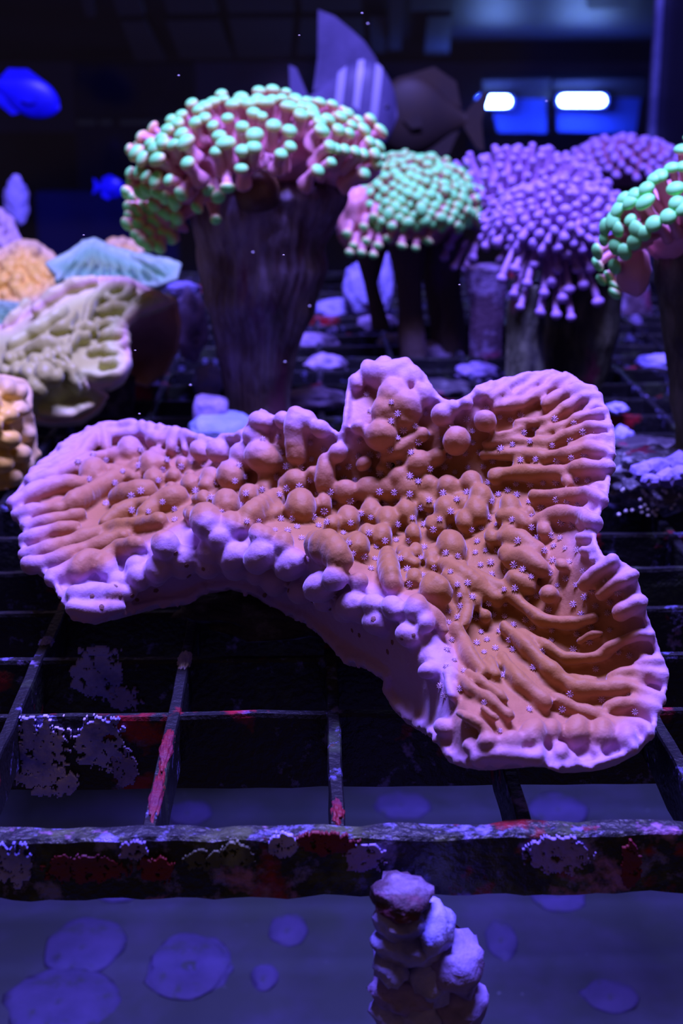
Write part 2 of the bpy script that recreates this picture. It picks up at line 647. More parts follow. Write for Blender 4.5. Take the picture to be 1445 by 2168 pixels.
def quad_slab(name, px4, Yf, t, material, parent=None, bev=0):
    vs = [PY(x, y, Yf(y)) for x, y in px4]
    vs += [v + Vector((0, t, t * 0.6)) for v in vs]
    fs = [[0, 1, 2, 3], [7, 6, 5, 4]] + [[i, i + 4, (i + 1) % 4 + 4, (i + 1) % 4] for i in range(4)]
    return mesh_obj(name, vs, fs, material, parent, smooth=False)


ceil = thing('ceiling', 'sloping dark ceiling with dull blue tiles behind the tank', 'ceiling', PY(700, 132, 1.42))
ceil['kind'] = 'structure'
quad_slab('ceiling_panel', [(-150, -60), (1600, -60), (1600, 132), (-150, 132)], lambda y: canopyY(y) + 0.16, 0.02, M['navy2'], ceil)
M['tile'] = mott('ceiling_tile_blue', (0.11, 0.13, 0.32), [((0.07, 0.09, 0.26), 6, 0.5, 0.15)], rough=0.6)
for q, mt in [
    ([(255, 45), (305, 45), (350, 130), (288, 130)], 'tile'), ([(350, 44), (462, 42), (492, 124), (382, 124)], 'tile'),
    ([(484, 38), (622, 38), (614, 120), (502, 122)], 'tile'), ([(636, 38), (768, 36), (772, 118), (628, 118)], 'tile'),
    ([(232, -30), (288, -30), (306, 32), (250, 34)], 'tile'), ([(338, -30), (442, -30), (460, 28), (356, 30)], 'tile'),
    ([(472, -30), (615, -30), (622, 26), (484, 28)], 'tile'), ([(636, -30), (765, -30), (766, 24), (638, 26)], 'tile'),
    ([(826, -30), (856, -30), (848, 106), (822, 106)], 'tile'), ([(905, 36), (956, 34), (950, 117), (898, 116)], 'tile'),
    ([(870, -30), (960, -30), (958, 22), (868, 24)], 'tile'), ([(780, 36), (818, 36), (814, 112), (786, 112)], 'tile'),
    ([(165, -30), (190, -30), (200, 36), (182, 36)], 'tile'), ([(1245, -30), (1330, -30), (1330, 18), (1245, 20)], 'tile')]:
    quad_slab('ceiling_tile', q, canopyY, 0.008, M[mt], ceil)


# ------------------------------------------------------------------ room lamps seen through the glass
M['lamp_blue'] = mott('reflector_blue', (0.05, 0.10, 0.95), [], rough=0.25)
M['lamp_dark'] = mott('lamp_housing', (0.03, 0.03, 0.09), [], rough=0.4)
M['tube'] = emit('led_tube', (0.42, 0.66, 1.0), 60.0)
M['rimglow'] = mott('clear_lens', (0.10, 0.15, 0.7), [], rough=0.2)


def capsule_px(xa, xb, y, r, Y, seg=12):
    a, b = PY(xa + r, y, Y), PY(xb - r, y, Y)
    R = r * mpp(a)
    vs, fs = [], []
    rings = []
    for i in range(5):
        t = i / 4 * math.pi / 2
        rings.append((a.x - math.cos(t) * R, math.sin(t) * R))
    for i in range(5):
        t = i / 4 * math.pi / 2
        rings.append((b.x + math.sin(t) * R, math.cos(t) * R))
    for x, rr in rings:
        for k in range(seg):
            an = 2 * math.pi * k / seg
            vs.append(Vector((x, a.y + math.cos(an) * max(rr, 1e-5), a.z + math.sin(an) * max(rr, 1e-5))))
    for i in range(len(rings) - 1):
        for k in range(seg):
            k2 = (k + 1) % seg
            fs.append([i * seg + k, i * seg + k2, (i + 1) * seg + k2, (i + 1) * seg + k])
    return vs, fs


for (x0, x1, ty, tr_, pan, label) in [
    (1010, 1082, 215, 12, [(1030, 186), (1156, 180), (1156, 282), (1054, 280)], 'short glowing LED lamp with a blue reflector slanted on one side'),
    (1182, 1282, 213, 12, [(1178, 178), (1360, 174), (1345, 282), (1180, 278)], 'long glowing LED lamp with a wide blue reflector panel')]:
    t = thing('led_lamp', label, 'lamp', PY((x0 + x1) / 2, 286, 1.3), 'lamps behind the rear glass')
    quad_slab('reflector', pan, lambda y: 1.31, 0.01, M['lamp_blue'], t)
    quad_slab('housing', [(pan[0][0] - 8, 170), (pan[1][0] + 8, 166), (pan[1][0] + 8, ty - 6), (pan[0][0] - 8, ty - 6)], lambda y: 1.305, 0.01, M['lamp_dark'], t)
    v, f = capsule_px(x0, x1, ty, tr_, 1.285)
    mesh_obj('led_tube', v, f, M['tube'], t)
    bm = bmesh.new()
    a, b_ = PY(x0 - 6, ty - 17, 1.296), PY(x1 + 6, ty + 17, 1.296)
    box(bm, a.x, b_.x, 1.292, 1.302, b_.z, a.z, 0.004)
    bm_obj('lens_frame', bm, M['rimglow'], t, smooth=False)

# pale rail and blue backdrop panels in the room
t = thing('rail', 'thin pale broken rail behind the rear glass', 'rail', PY(250, 262, 1.44))
M['rail_pale'] = mott('rail_pale', (0.30, 0.42, 0.62), [], rough=0.4)
for xa, xb in [(162, 204), (210, 238), (252, 372)]:
    v, f = capsule_px(xa, xb, 258, 6, 1.447)
    mesh_obj('rail_segment', v, f, M['rail_pale'], t)
M['drop'] = mott('backdrop_blue', (0.018, 0.026, 0.20), [((0.012, 0.016, 0.10), 9, 0.52, 0.08)], rough=0.5)
for (x0, y0, x1, y1, Y, lb) in [(70, 405, 380, 640, 1.2, 'bright blue panel low in the room behind the scroll corals'),
                                (150, 130, 420, 480, 1.45, 'tall dim blue panel behind the branching coral with green tips'),
                                (990, 282, 1375, 380, 1.4, 'low slate blue panel beneath the room lamps')]:
    a, b_ = PY(x0, y0, Y), PY(x1, y1, Y)
    bm = bmesh.new()
    box(bm, a.x, b_.x, Y, Y + 0.02, b_.z, a.z, 0.004)
    o = bm_obj('backdrop_panel', bm, M['drop'], smooth=False, origin=(a + b_) / 2)
    tag(o, lb, 'panel')

# ------------------------------------------------------------------ egg-crate rack
X0, PX_ = 0.0028, 0.0203
CROSS = [0.1711 + 0.0185 * i for i in range(24)]
XS = [X0 + PX_ * k for k in range(-10, 12)]
YB = CROSS[-1] + 0.004
rack = thing('egg_crate_rack', 'black plastic egg-crate rack crusted with purple and crimson algae', 'rack', (0, 0.3, RZ))


def bar_mesh(name, x0, x1, y0, y1, z0, z1, along, amp=0.00025, seg=60):
    """long bar with softly worn, crusted faces"""
    vs, fs = [], []
    n = seg
    prof = [(-1, -1), (-1, -0.3), (-1, 0.4), (-1, 0.9), (-0.8, 1), (0.8, 1), (1, 0.9), (1, 0.4), (1, -0.3), (1, -1)]
    m = len(prof)
    for i in range(n + 1):
        t = i / n
        for a, b in prof:
            z = (z0 + z1) / 2 + b * (z1 - z0) / 2
            if along == 'x':
                p = Vector((x0 + (x1 - x0) * t, (y0 + y1) / 2 + a * (y1 - y0) / 2, z))
            else:
                p = Vector(((x0 + x1) / 2 + a * (x1 - x0) / 2, y0 + (y1 - y0) * t, z))
            k = noise.noise_vector(p * 260) * amp
            if along == 'x':
                k.x = 0
            else:
                k.y = 0
            vs.append(p + k)
    for i in range(n):
        for j in range(m):
            j2 = (j + 1) % m
            q = [i * m + j, i * m + j2, (i + 1) * m + j2, (i + 1) * m + j]
            fs.append(q if along == 'x' else q[::-1])
    fs.append(list(range(m)))
    fs.append([n * m + j for j in reversed(range(m))])
    return mesh_obj(name, vs, fs, M['rack'], rack, smooth=False)


for x in XS:
    bar_mesh('lengthwise_bar', x - 0.0008, x + 0.0008, 0.1413, YB, -0.0066, 0, 'y', seg=90)
for y in CROSS:
    bar_mesh('crosswise_bar', XS[0] - 0.002, XS[-1] + 0.002, y - 0.0007, y + 0.0007, RZ, -0.0002, 'x', seg=110)
o = bar_mesh('front_rail', XS[0] - 0.002, XS[-1] + 0.002, 0.1385, 0.1415, -0.0068, 0.0003, 'x', amp=0.0005, seg=220)
o.data.materials.clear()
o.data.materials.append(M['rail'])

# crusts grown onto the rack (parts of the rack)


def crust(px, py, Y, rx, rz, thick, material, seed, th=0.0):
    """thin lacy crust on the front face of a bar"""
    st = 3
    nx, nz = int(2 * rx / st) + 2, int(2 * rz / st) + 2
    keep = {}
    for i in range(nx):
        for j in range(nz):
            u, w = -rx + (i + .5) * st, -rz + (j + .5) * st
            e = 1 - math.sqrt((u / rx) ** 2 + (w / rz) ** 2)
            n = noise.fractal(Vector((u * .055 + seed * 7, w * .055, seed)), 0.6, 2.1, 5)
            if min(e * 2.2, 0.55) + n * 0.8 > 0.22 + th:
                keep[(i, j)] = thick * (0.6 + 0.5 * abs(noise.noise(Vector((u * .12, w * .12, seed)))))
    vid, vs, fs = {}, [], []

    def vert(i, j, lay):
        if (i, j, lay) not in vid:
            vid[(i, j, lay)] = len(vs)
            q = PY(px - rx + i * st, py - rz + j * st, Y)
            h = [keep[c] for c in ((i, j), (i - 1, j), (i, j - 1), (i - 1, j - 1)) if c in keep]
            vs.append(q + Vector((0, -sum(h) / len(h) if lay else 0.0004, 0)))
        return vid[(i, j, lay)]
    for (i, j) in keep:
        fs.append([vert(i, j, 1), vert(i, j + 1, 1), vert(i + 1, j + 1, 1), vert(i + 1, j, 1)])
        for (a, b, nb) in (((i, j), (i + 1, j), (i, j - 1)), ((i + 1, j), (i + 1, j + 1), (i + 1, j)), ((i + 1, j + 1), (i, j + 1), (i, j + 1)), ((i, j + 1), (i, j), (i - 1, j))):
            if nb not in keep:
                fs.append([vert(*a, 1), vert(*b, 1), vert(*b, 0), vert(*a, 0)])
    return mesh_obj('coralline_crust', vs, fs, material, rack)


Yf1, Yf2, YR = CROSS[0] - 0.0009, CROSS[1] - 0.0009, 0.1383
for i, (px, py, Y, rx, rz, mt) in enumerate([
    (70, 1590, Yf1, 75, 75, 'crust'), (110, 1655, Yf1, 62, 32, 'crust'), (210, 1570, Yf1, 55, 60, 'crust'), (265, 1625, Yf1, 30, 42, 'coralline'),
    (205, 1430, Yf2, 62, 50, 'crust'), (265, 1480, Yf2, 40, 26, 'coralline'), (210, 1378, Yf2, 45, 9, 'crust'),
    (180, 1838, YR, 95, 30, 'crimson'), (330, 1840, YR, 40, 32, 'crimson'), (280, 1800, YR, 35, 20, 'coralline'),
    (690, 1785, YR, 70, 26, 'crimson'), (600, 1790, YR, 32, 28, 'crust'), (770, 1815, YR, 46, 30, 'coralline'),
    (1335, 1830, YR, 22, 52, 'crimson'), (1180, 1810, YR, 75, 40, 'coralline'), (30, 1830, YR, 40, 45, 'crust'), (500, 1810, YR, 40, 30, 'stem_green'),
    (430, 1820, YR, 45, 22, 'stem_green')]):
    crust(px, py, Y, rx, rz, 0.00025, M[mt], i + 1)
for i, (px, py, rx, rz, mt) in enumerate([(312, 1590, 16, 40, 'crimson'), (300, 1690, 22, 50, 'crimson'), (705, 1722, 18, 26, 'crimson'), (380, 1400, 14, 22, 'crust'), (85, 1360, 15, 10, 'crust')]):
    c = PZ(px, py, -0.0002)
    c.x = min(XS, key=lambda q: abs(q - c.x))
    k = mpp(c)
    v, f = lump(c, (min(rx, 14) * k, rz * k * 2.4, 0.0006), 4, 0.35, 3, 40 + i)
    mesh_obj('coralline_crust', v, f, M[mt], rack)

# support post under the front rail, overgrown in bulging pale crust
post = thing('support_post', 'rack support post overgrown with bulging pale violet crust', 'post', (PY(905, 2000, 0.137).x, 0.137, FLOOR_Z))
c0 = PY(900, 1900, 0.137)
bm = bmesh.new()
bmesh.ops.create_cone(bm, cap_ends=True, segments=28, radius1=0.0042, radius2=0.0042, depth=RZ - FLOOR_Z,
                      matrix=Matrix.Translation((c0.x, 0.136, (RZ + FLOOR_Z) / 2)))
bm_obj('tube', bm, M['coralline'], post)
for i, (px, py, rx, rz, mt) in enumerate([(850, 1895, 62, 38, 'stem_purple'), (865, 1985, 75, 48, 'crust'), (960, 2035, 68, 60, 'coralline'), (830, 2030, 40, 40, 'crust'),
                                      (860, 2090, 70, 40, 'coralline'), (840, 2140, 55, 45, 'crust'), (960, 2130, 72, 60, 'coralline'), (900, 2210, 90, 50, 'crust'), (850, 1940, 58, 40, 'crust'), (910, 1960, 50, 50, 'crust'), (910, 2060, 60, 60, 'crust'), (880, 2120, 70, 50, 'crust')]):
    c = PY(px, py, 0.1335)
    k = mpp(c)
    v, f = lump(c, (rx * k, 0.0040, rz * k), 3, 0.28, 1.8, 60 + i)
    mesh_obj('crust_bulge', v, f, M[mt], post)

# coralline spots on the floor
for i, (px, py, rx, ry, lb) in enumerate([
    (400, 2045, 92, 66, 'round violet coralline disc with pitted centre on the tank floor'),
    (180, 2005, 85, 60, 'faint violet coralline patch behind the pitted disc'),
    (130, 2120, 120, 70, 'broad violet coralline patch below the rack corner'),
    (560, 2070, 30, 26, 'small round violet spot beside the pitted disc'),
    (610, 1970, 42, 32, 'faint round violet spot between disc and support post'),
    (1060, 1990, 34, 40, 'faint violet smear beside the support post'),
    (1180, 1895, 60, 34, 'pale violet smear on the floor just under the front rail'),
    (1290, 2110, 60, 34, 'violet smear low on the floor far from the post'),
    (250, 1890, 45, 22, 'pale lilac flake on the floor beneath the crimson rail crust'),
    (400, 1722, 50, 26, 'violet spot seen through the first open cell'),
    (850, 1705, 60, 30, 'pale spot seen through the middle open cell'),
    (1180, 1715, 62, 36, 'bluish spot seen through the open cell under the plate coral')]):
    c = PZ(px, py, FLOOR_Z)
    k = mpp(c)
    sy = k / max(0.3, math.sin(TH + math.atan((py - CY) / F)))
    v, f = lump((c.x, c.y, FLOOR_Z), (rx * k, ry * sy, 0.0012), 4 if i == 0 else 3, 0.16, 1.7, 80 + i)
    if i == 0:
        v = [p - Vector((0, 0, 0.0018 * math.exp(-((p.x - c.x) ** 2 + (p.y - c.y) ** 2) / (0.0026 ** 2)) * (1 + noise.noise(p * 900)))) for p in v]
    o = mesh_obj('coralline_spot', v, f, M['floor_spot'], origin=(c.x, c.y, FLOOR_Z))
    tag(o, lb, 'algae spot', 'coralline spots on the tank floor')

# ================================================================== plate coral in the middle
ZB = 0.0
main_root = thing('plate_coral', 'large ruffled orange plate coral with violet rim lying on the rack', 'coral', (PZ(640, 1330, 0.0).x, 0.19, 0.0))
OUT = [(25, 1060), (45, 1035), (80, 1000), (110, 965), (150, 930), (200, 908), (265, 898), (340, 905), (410, 920), (445, 935), (500, 930), (520, 915), (537, 885),
       (555, 872), (580, 885), (620, 884), (660, 888), (700, 910), (722, 930), (730, 900), (735, 850), (742, 805), (770, 785), (810, 765), (850, 775), (893, 793),
       (915, 830), (935, 850), (965, 855), (1000, 838), (1010, 822), (1065, 807), (1120, 793), (1170, 790), (1205, 797), (1230, 814), (1260, 832), (1282, 870),
       (1294, 915), (1296, 950), (1288, 1000), (1281, 1050), (1264, 1090), (1256, 1120), (1258, 1150), (1272, 1180), (1303, 1187), (1336, 1207), (1348, 1240),
       (1354, 1275), (1374, 1330), (1391, 1380), (1408, 1420), (1406, 1460), (1391, 1500), (1381, 1545), (1351, 1577), (1308, 1602), (1260, 1616), (1190, 1620),
       (1150, 1606), (1100, 1608), (1040, 1614), (985, 1611), (949, 1597), (933, 1568), (907, 1543), (862, 1518), (833, 1488), (815, 1460), (818, 1430), (772, 1400),
       (732, 1393), (692, 1348), (650, 1308), (590, 1283), (540, 1250), (490, 1235), (430, 1245), (400, 1266), (340, 1273), (280, 1288), (200, 1308), (153, 1298),
       (143, 1275), (118, 1240), (98, 1215), (54, 1185), (46, 1150), (58, 1120), (33, 1090)]
CT = [(30, 1070, .014), (250, 900, .021), (150, 1280, .010), (250, 1050, .0145), (420, 930, .022), (330, 1150, .0165), (330, 1270, .008), (440, 1095, .0195),
      (450, 1235, .010), (560, 1140, .0195), (600, 1280, .007), (700, 1200, .0190), (700, 1350, .007), (880, 1280, .0165), (860, 1500, .004), (920, 1400, .0125),
      (1000, 1520, .010), (960, 1600, .005), (1100, 1600, .007), (1300, 1590, .006), (1400, 1450, .010), (1340, 1220, .021), (1270, 1150, .024), (1290, 950, .031),
      (1160, 795, .037), (1000, 850, .035), (830, 770, .038), (740, 900, .031), (550, 880, .030), (640, 1000, .024), (400, 1000, .0185), (760, 1050, .0215),
      (900, 1000, .025), (1050, 1000, .026), (1050, 1150, .020), (900, 1180, .0175), (800, 1150, .018), (700, 1120, .019), (560, 1080, .0195), (1000, 1350, .012),
      (1150, 1300, .0145), (1200, 1450, .0092), (80, 1180, .012), (150, 1000, .0165), (1200, 1100, .0235)]
R = Relief(OUT, [(a, b, 'z', c) for a, b, c in CT], step=16, back=0.005, down=0.25, sink=0.0008)
R.rim(8)
c1 = lambda x, y: (x * .526, 740 + y * .526)
c2 = lambda x, y: (680 + x * .5294, 740 + y * .5295)
c3 = lambda x, y: (600 + x * .5848, 1100 + y * .5847)
RID = [
    (c1, .526, [
        ([(55, 620), (150, 565), (260, 540), (330, 545)], 32), ([(60, 670), (150, 648), (250, 642)], 26), ([(105, 712), (220, 685), (330, 665)], 25),
        ([(100, 765), (200, 730), (310, 715)], 26), ([(95, 830), (200, 805), (330, 765), (450, 725), (560, 705), (650, 690)], 32),
        ([(110, 872), (220, 850), (350, 805), (500, 755)], 32), ([(205, 920), (280, 885), (340, 850)], 32), ([(140, 500), (220, 470), (330, 425), (430, 400)], 27),
        ([(165, 470), (240, 430), (330, 390), (420, 372)], 22), ([(250, 400), (330, 365), (430, 352)], 22), ([(130, 535), (230, 505), (340, 455), (440, 430), (520, 440)], 30),
        ([(365, 335), (430, 318), (530, 318)], 24), ([(440, 345), (520, 345), (600, 370)], 22), ([(640, 330), (700, 372), (745, 405)], 19), ([(685, 325), (745, 365), (790, 405)], 18),
        ([(740, 335), (800, 362), (850, 372)], 20), ([(585, 335), (650, 375), (690, 400)], 26), ([(280, 625), (340, 595), (400, 560), (465, 530)], 40),
        ([(420, 705), (480, 665), (540, 635), (600, 622)], 34), ([(585, 670), (640, 625), (720, 595)], 46), ([(375, 495), (450, 500), (540, 520)], 32),
        ([(470, 600), (540, 585), (600, 570)], 45), ([(290, 985), (400, 985), (520, 985)], 38), ([(285, 1040), (380, 1055), (480, 1040)], 32),
        ([(310, 890), (350, 855), (420, 850)], 42), ([(400, 860), (480, 800), (560, 785)], 34), ([(330, 730), (420, 760), (520, 740)], 20),
        ([(470, 475), (560, 490), (640, 500)], 20), ([(440, 430), (500, 470), (560, 490)], 20), ([(900, 355), (960, 350), (1000, 370)], 20),
        ([(1190, 330), (1190, 380), (1192, 430)], 47), ([(1310, 445), (1310, 500), (1305, 550)], 42), ([(1110, 600), (1060, 640), (1000, 675)], 48),
        ([(1270, 790), (1330, 800), (1380, 850)], 55), ([(540, 470), (600, 445), (660, 460)], 28)]),
    (c2, .5295, [
        ([(645, 180), (690, 155), (740, 125)], 16), ([(680, 195), (750, 145), (840, 108)], 19), ([(745, 205), (820, 155), (890, 112), (925, 105)], 17),
        ([(700, 228), (800, 215), (880, 172), (940, 130), (975, 115)], 21), ([(900, 218), (950, 182), (1040, 162), (1090, 165)], 26),
        ([(780, 297), (900, 287), (960, 240), (1040, 192), (1110, 185)], 20), ([(870, 337), (960, 310), (1040, 266), (1125, 252)], 19),
        ([(690, 352), (770, 332), (802, 322)], 20), ([(660, 377), (760, 367), (900, 377), (980, 345), (1060, 307), (1148, 312)], 22),
        ([(1000, 387), (1080, 357), (1155, 352)], 18), ([(650, 422), (720, 422), (810, 417), (880, 432), (980, 420), (1060, 392), (1145, 407)], 25),
        ([(710, 497), (850, 492), (970, 492)], 28), ([(990, 482), (1060, 467), (1125, 472)], 28), ([(850, 587), (960, 587), (1060, 572), (1105, 587)], 28),
        ([(870, 685), (960, 658), (1050, 662), (1075, 690)], 34), ([(1055, 940), (1100, 893), (1160, 855)], 34), ([(1120, 980), (1180, 932), (1235, 905)], 34),
        ([(720, 670), (770, 670), (815, 700)], 34), ([(730, 755), (800, 765), (860, 805)], 38), ([(750, 840), (820, 840), (875, 870)], 42), ([(770, 920), (830, 950)], 38),
        ([(360, 365), (330, 390), (300, 420)], 42), ([(262, 830), (268, 880), (282, 935)], 44), ([(490, 860), (560, 905), (650, 970)], 36), ([(590, 890), (660, 930), (740, 970)], 26),
        ([(190, 95), (250, 110), (330, 125)], 44)]),
    (c3, .585, [
        ([(1220, 335), (1270, 295)], 38), ([(1070, 440), (1110, 418), (1150, 412)], 15), ([(1150, 482), (1220, 442), (1290, 415), (1325, 422)], 24),
        ([(600, 165), (650, 205), (700, 245), (770, 290)], 34), ([(710, 212), (790, 245), (870, 315), (930, 362), (1000, 374), (1060, 374), (1120, 355)], 25),
        ([(860, 412), (940, 452), (1020, 502), (1090, 502), (1170, 492)], 20), ([(800, 392), (860, 442), (930, 512), (1000, 572), (1060, 612), (1150, 612), (1250, 605), (1340, 648)], 27),
        ([(620, 392), (650, 442), (670, 492), (720, 552)], 27), ([(510, 312), (560, 362), (580, 402)], 22), ([(535, 235), (580, 275)], 44), ([(585, 205), (640, 255), (665, 322), (650, 380)], 25),
        ([(740, 512), (770, 562)], 24), ([(790, 502), (840, 572), (890, 615), (950, 665)], 27), ([(590, 555), (612, 640)], 20), ([(605, 545), (680, 612), (750, 652), (820, 712)], 19),
        ([(665, 555), (740, 602), (800, 652)], 18), ([(640, 702), (700, 732), (745, 772)], 22), ([(720, 682), (770, 722)], 13), ([(970, 642), (1050, 682), (1150, 712), (1230, 762)], 22),
        ([(1040, 572), (1130, 582)], 14), ([(1180, 572), (1250, 552), (1360, 562)], 22), ([(1200, 605), (1300, 580)], 15), ([(1280, 522), (1350, 514)], 20),
        ([(1170, 682), (1260, 662), (1325, 682)], 24), ([(1180, 742), (1285, 742), (1320, 762)], 24), ([(790, 62), (880, 82), (930, 105)], 22),
        ([(800, 125), (880, 142), (930, 180)], 30), ([(820, 215), (890, 235)], 30), ([(700, 860), (800, 855), (920, 840)], 26)])]
for fn, sc, L in RID:
    for pts, r in L:
        q = [fn(*p) for p in pts]
        for e, i0 in ((0, 0), (-1, len(q))):
            if R.edge_dist(*q[e]) < 48 and not (q[e][0] < 900 and q[e][1] > 1230):
                d = min(((R.poly[i] + (R.poly[(i + 1) % len(OUT)] - R.poly[i]) * t) for i in range(len(OUT)) for t in (0, .25, .5, .75)), key=lambda w: (w[0] - q[e][0]) ** 2 + (w[1] - q[e][1]) ** 2)
                q.insert(i0, (float(d[0]), float(d[1])))
        R.ridge(q, r * sc, taper=0.85, lift=0.55, hgt=1.3)
KN = [
    (c1, .526, [(525, 410, 55), (375, 500, 60), (610, 460, 52), (630, 430, 38), (620, 525, 45), (810, 410, 45), (880, 410, 52), (735, 460, 30), (700, 510, 34), (770, 545, 45),
                (850, 520, 46), (930, 510, 60), (1050, 290, 44), (1030, 350, 50), (985, 430, 58), (1060, 435, 68), (1140, 285, 38), (1230, 290, 48), (1290, 320, 40), (1360, 415, 45),
                (1190, 530, 50), (1000, 585, 42), (910, 625, 60), (1210, 630, 64), (1390, 570, 50), (1400, 680, 50), (1430, 780, 48), (1140, 780, 45), (1040, 745, 42), (930, 705, 50),
                (430, 875, 48), (560, 915, 60), (665, 790, 62), (740, 840, 55), (830, 690, 70), (765, 660, 30), (890, 765, 58), (945, 840, 60), (1045, 835, 64), (1170, 870, 62), (1290, 955, 66),
                (1420, 1030, 64), (640, 880, 60), (840, 860, 60), (1300, 620, 35), (1260, 500, 34), (820, 600, 34), (1075, 520, 34), (690, 560, 28)]),
    (c2, .5295, [(255, 75, 44), (140, 130, 32), (365, 108, 44), (410, 180, 46), (290, 195, 70), (340, 230, 70), (260, 250, 66), (330, 280, 60), (150, 310, 36), (240, 345, 74), (400, 342, 36), (485, 262, 50), (525, 232, 34),
                 (580, 215, 28), (540, 365, 64), (460, 430, 42), (655, 285, 50), (390, 462, 66), (320, 522, 62), (350, 560, 60), (430, 545, 46), (510, 555, 50), (600, 530, 46), (640, 590, 50),
                 (500, 642, 52), (620, 645, 50), (575, 685, 42), (100, 572, 52), (190, 562, 58), (270, 560, 52), (105, 672, 46), (265, 682, 50), (340, 650, 46), (240, 745, 46), (145, 790, 52),
                 (520, 790, 62), (755, 630, 46), (340, 825, 32), (380, 805, 30), (440, 832, 36), (440, 955, 52), (150, 930, 40), (890, 722, 32), (985, 527, 26), (960, 862, 28), (680, 750, 32),
                 (470, 700, 34), (430, 620, 32), (560, 610, 34), (200, 650, 45)]),
    (c3, .585, [(30, 150, 46), (130, 235, 46), (185, 212, 50), (260, 305, 42), (330, 312, 46), (400, 322, 46), (480, 322, 46), (515, 375, 36), (900, 775, 52), (965, 765, 42), (1060, 765, 52),
                (1150, 775, 52), (820, 805, 42), (740, 805, 42), (690, 830, 30), (1000, 840, 32), (960, 270, 36), (440, 142, 30), (1240, 790, 40), (480, 110, 26), (690, 300, 30), (730, 350, 26)])]
for fn, sc, L in KN:
    for x, y, r in L:
        px, py = fn(x, y)
        R.blob(px, py, r * sc, 0.42)
for (x, y, r) in [(735, 1290, 30), (800, 1318, 30), (640, 1250, 30), (585, 1228, 32), (865, 1345, 28), (505, 1195, 32), (450, 1165, 34), (385, 1195, 32), (330, 1215, 28), (905, 1420, 20), (690, 1270, 26), (770, 1300, 24), (545, 1212, 24), (250, 1235, 26), (290, 1200, 26), (940, 1540, 22), (1000, 1580, 22)]:
    R.blob(x, y, r, 0.1)
for i in range(len(OUT)):                       # scalloped growing edge
    p, q = R.poly[i], R.poly[(i + 1) % len(OUT)]
    if 9 < i < 29 or 60 < i < 84:
        continue
    cm = (p + q) / 2 * 0.985 + np.array([722, 1180]) * 0.015
    R.ridge([tuple(cm), tuple(cm * 0.95 + np.array([722, 1180]) * 0.05)], random.uniform(8, 11), lift=0.2)
# small loose knobs in the old middle and a ragged fringe under the front edges
for _ in range(95):
    px, py = random.uniform(400, 1120), random.uniform(930, 1270)
    if R.inside(px, py) and R.edge_dist(px, py) > 70 and py < 1110 + max(0, px - 440) * 0.36:
        R.blob(px, py, random.uniform(11, 20), 0.5)
for i, p in enumerate(OUT):
    if 58 <= i <= 84:
        q = OUT[(i + 1) % len(OUT)]
        for k in range(5):
            t = random.random()
            R.blob(p[0] + (q[0] - p[0]) * t, p[1] + (q[1] - p[1]) * t + random.uniform(4, 13), random.uniform(5, 8), 0, sub=1)
skin = R.build('plate', M['monti'], main_root, voxel=0.00032, smooth=2, width=190, crest=[([(150, 1270), (330, 1180), (440, 1120), (560, 1170), (700, 1240), (880, 1310), (930, 1400), (930, 1500)], 22), ([(300, 1240), (440, 1180), (560, 1220), (700, 1290), (840, 1370), (880, 1460)], 40)])  # crest lines paint front crest and underside pale: rim pigment plus missing top light
bvh = BVHTree.FromPolygons([tuple(v) for v in R.world], R.polys)


def shoot(px, py):
    r = ray(px, py).normalized()
    h = bvh.ray_cast(CO, r)
    return h if h[0] is not None else None


# polyps: a tiny eight-armed star, shared by all copies
bm = bmesh.new()
for k in range(8):
    a = k * math.pi / 4
    d = Vector((math.cos(a), math.sin(a), 0))
    s = Vector((-d.y, d.x, 0))
    b1, b2, b3 = d * .30 + s * .16, d * .30 - s * .16, d * .30 + Vector((0, 0, .3))
    t1 = d * .98 + Vector((0, 0, .42))
    m1, m2, m3 = d * .72 + s * .15 + Vector((0, 0, .22)), d * .72 - s * .15 + Vector((0, 0, .22)), d * .72 + Vector((0, 0, .48))
    v = [bm.verts.new(q) for q in (b1, b2, b3, m1, m2, m3, t1)]
    for f in ((0, 3, 4, 1), (0, 2, 5, 3), (1, 4, 5, 2), (3, 5, 6), (5, 4, 6), (4, 3, 6)):
        bm.faces.new([v[i] for i in f])
r_ = bmesh.ops.create_icosphere(bm, subdivisions=1, radius=0.34)
for v in r_['verts']:
    v.co.z *= 0.6
bm.normal_update()
polyp_me = bpy.data.meshes.new('polyp')
bm.to_mesh(polyp_me)
bm.free()
polyp_me.polygons.foreach_set('use_smooth', [True] * len(polyp_me.polygons))
polyp_me.materials.append(M['polyp'])
V, Fc = ico(1)
cor_me = bpy.data.meshes.new('corallite')
cor_me.from_pydata([(v[0], v[1], v[2] * 0.25) for v in V], [], Fc)
cor_me.materials.append(M['corallite'])


def place(me, name, parent, p, n, r):
    o = bpy.data.objects.new(name, me)
    C.objects.link(o)
    o.parent = parent
    z = n.normalized()
    q = z.to_track_quat('Z', 'Y')
    o.location = p - Vector(parent['_o'])
    o.rotation_mode = 'QUATERNION'
    o.rotation_quaternion = q
    o.scale = (r, r, r)
    return o


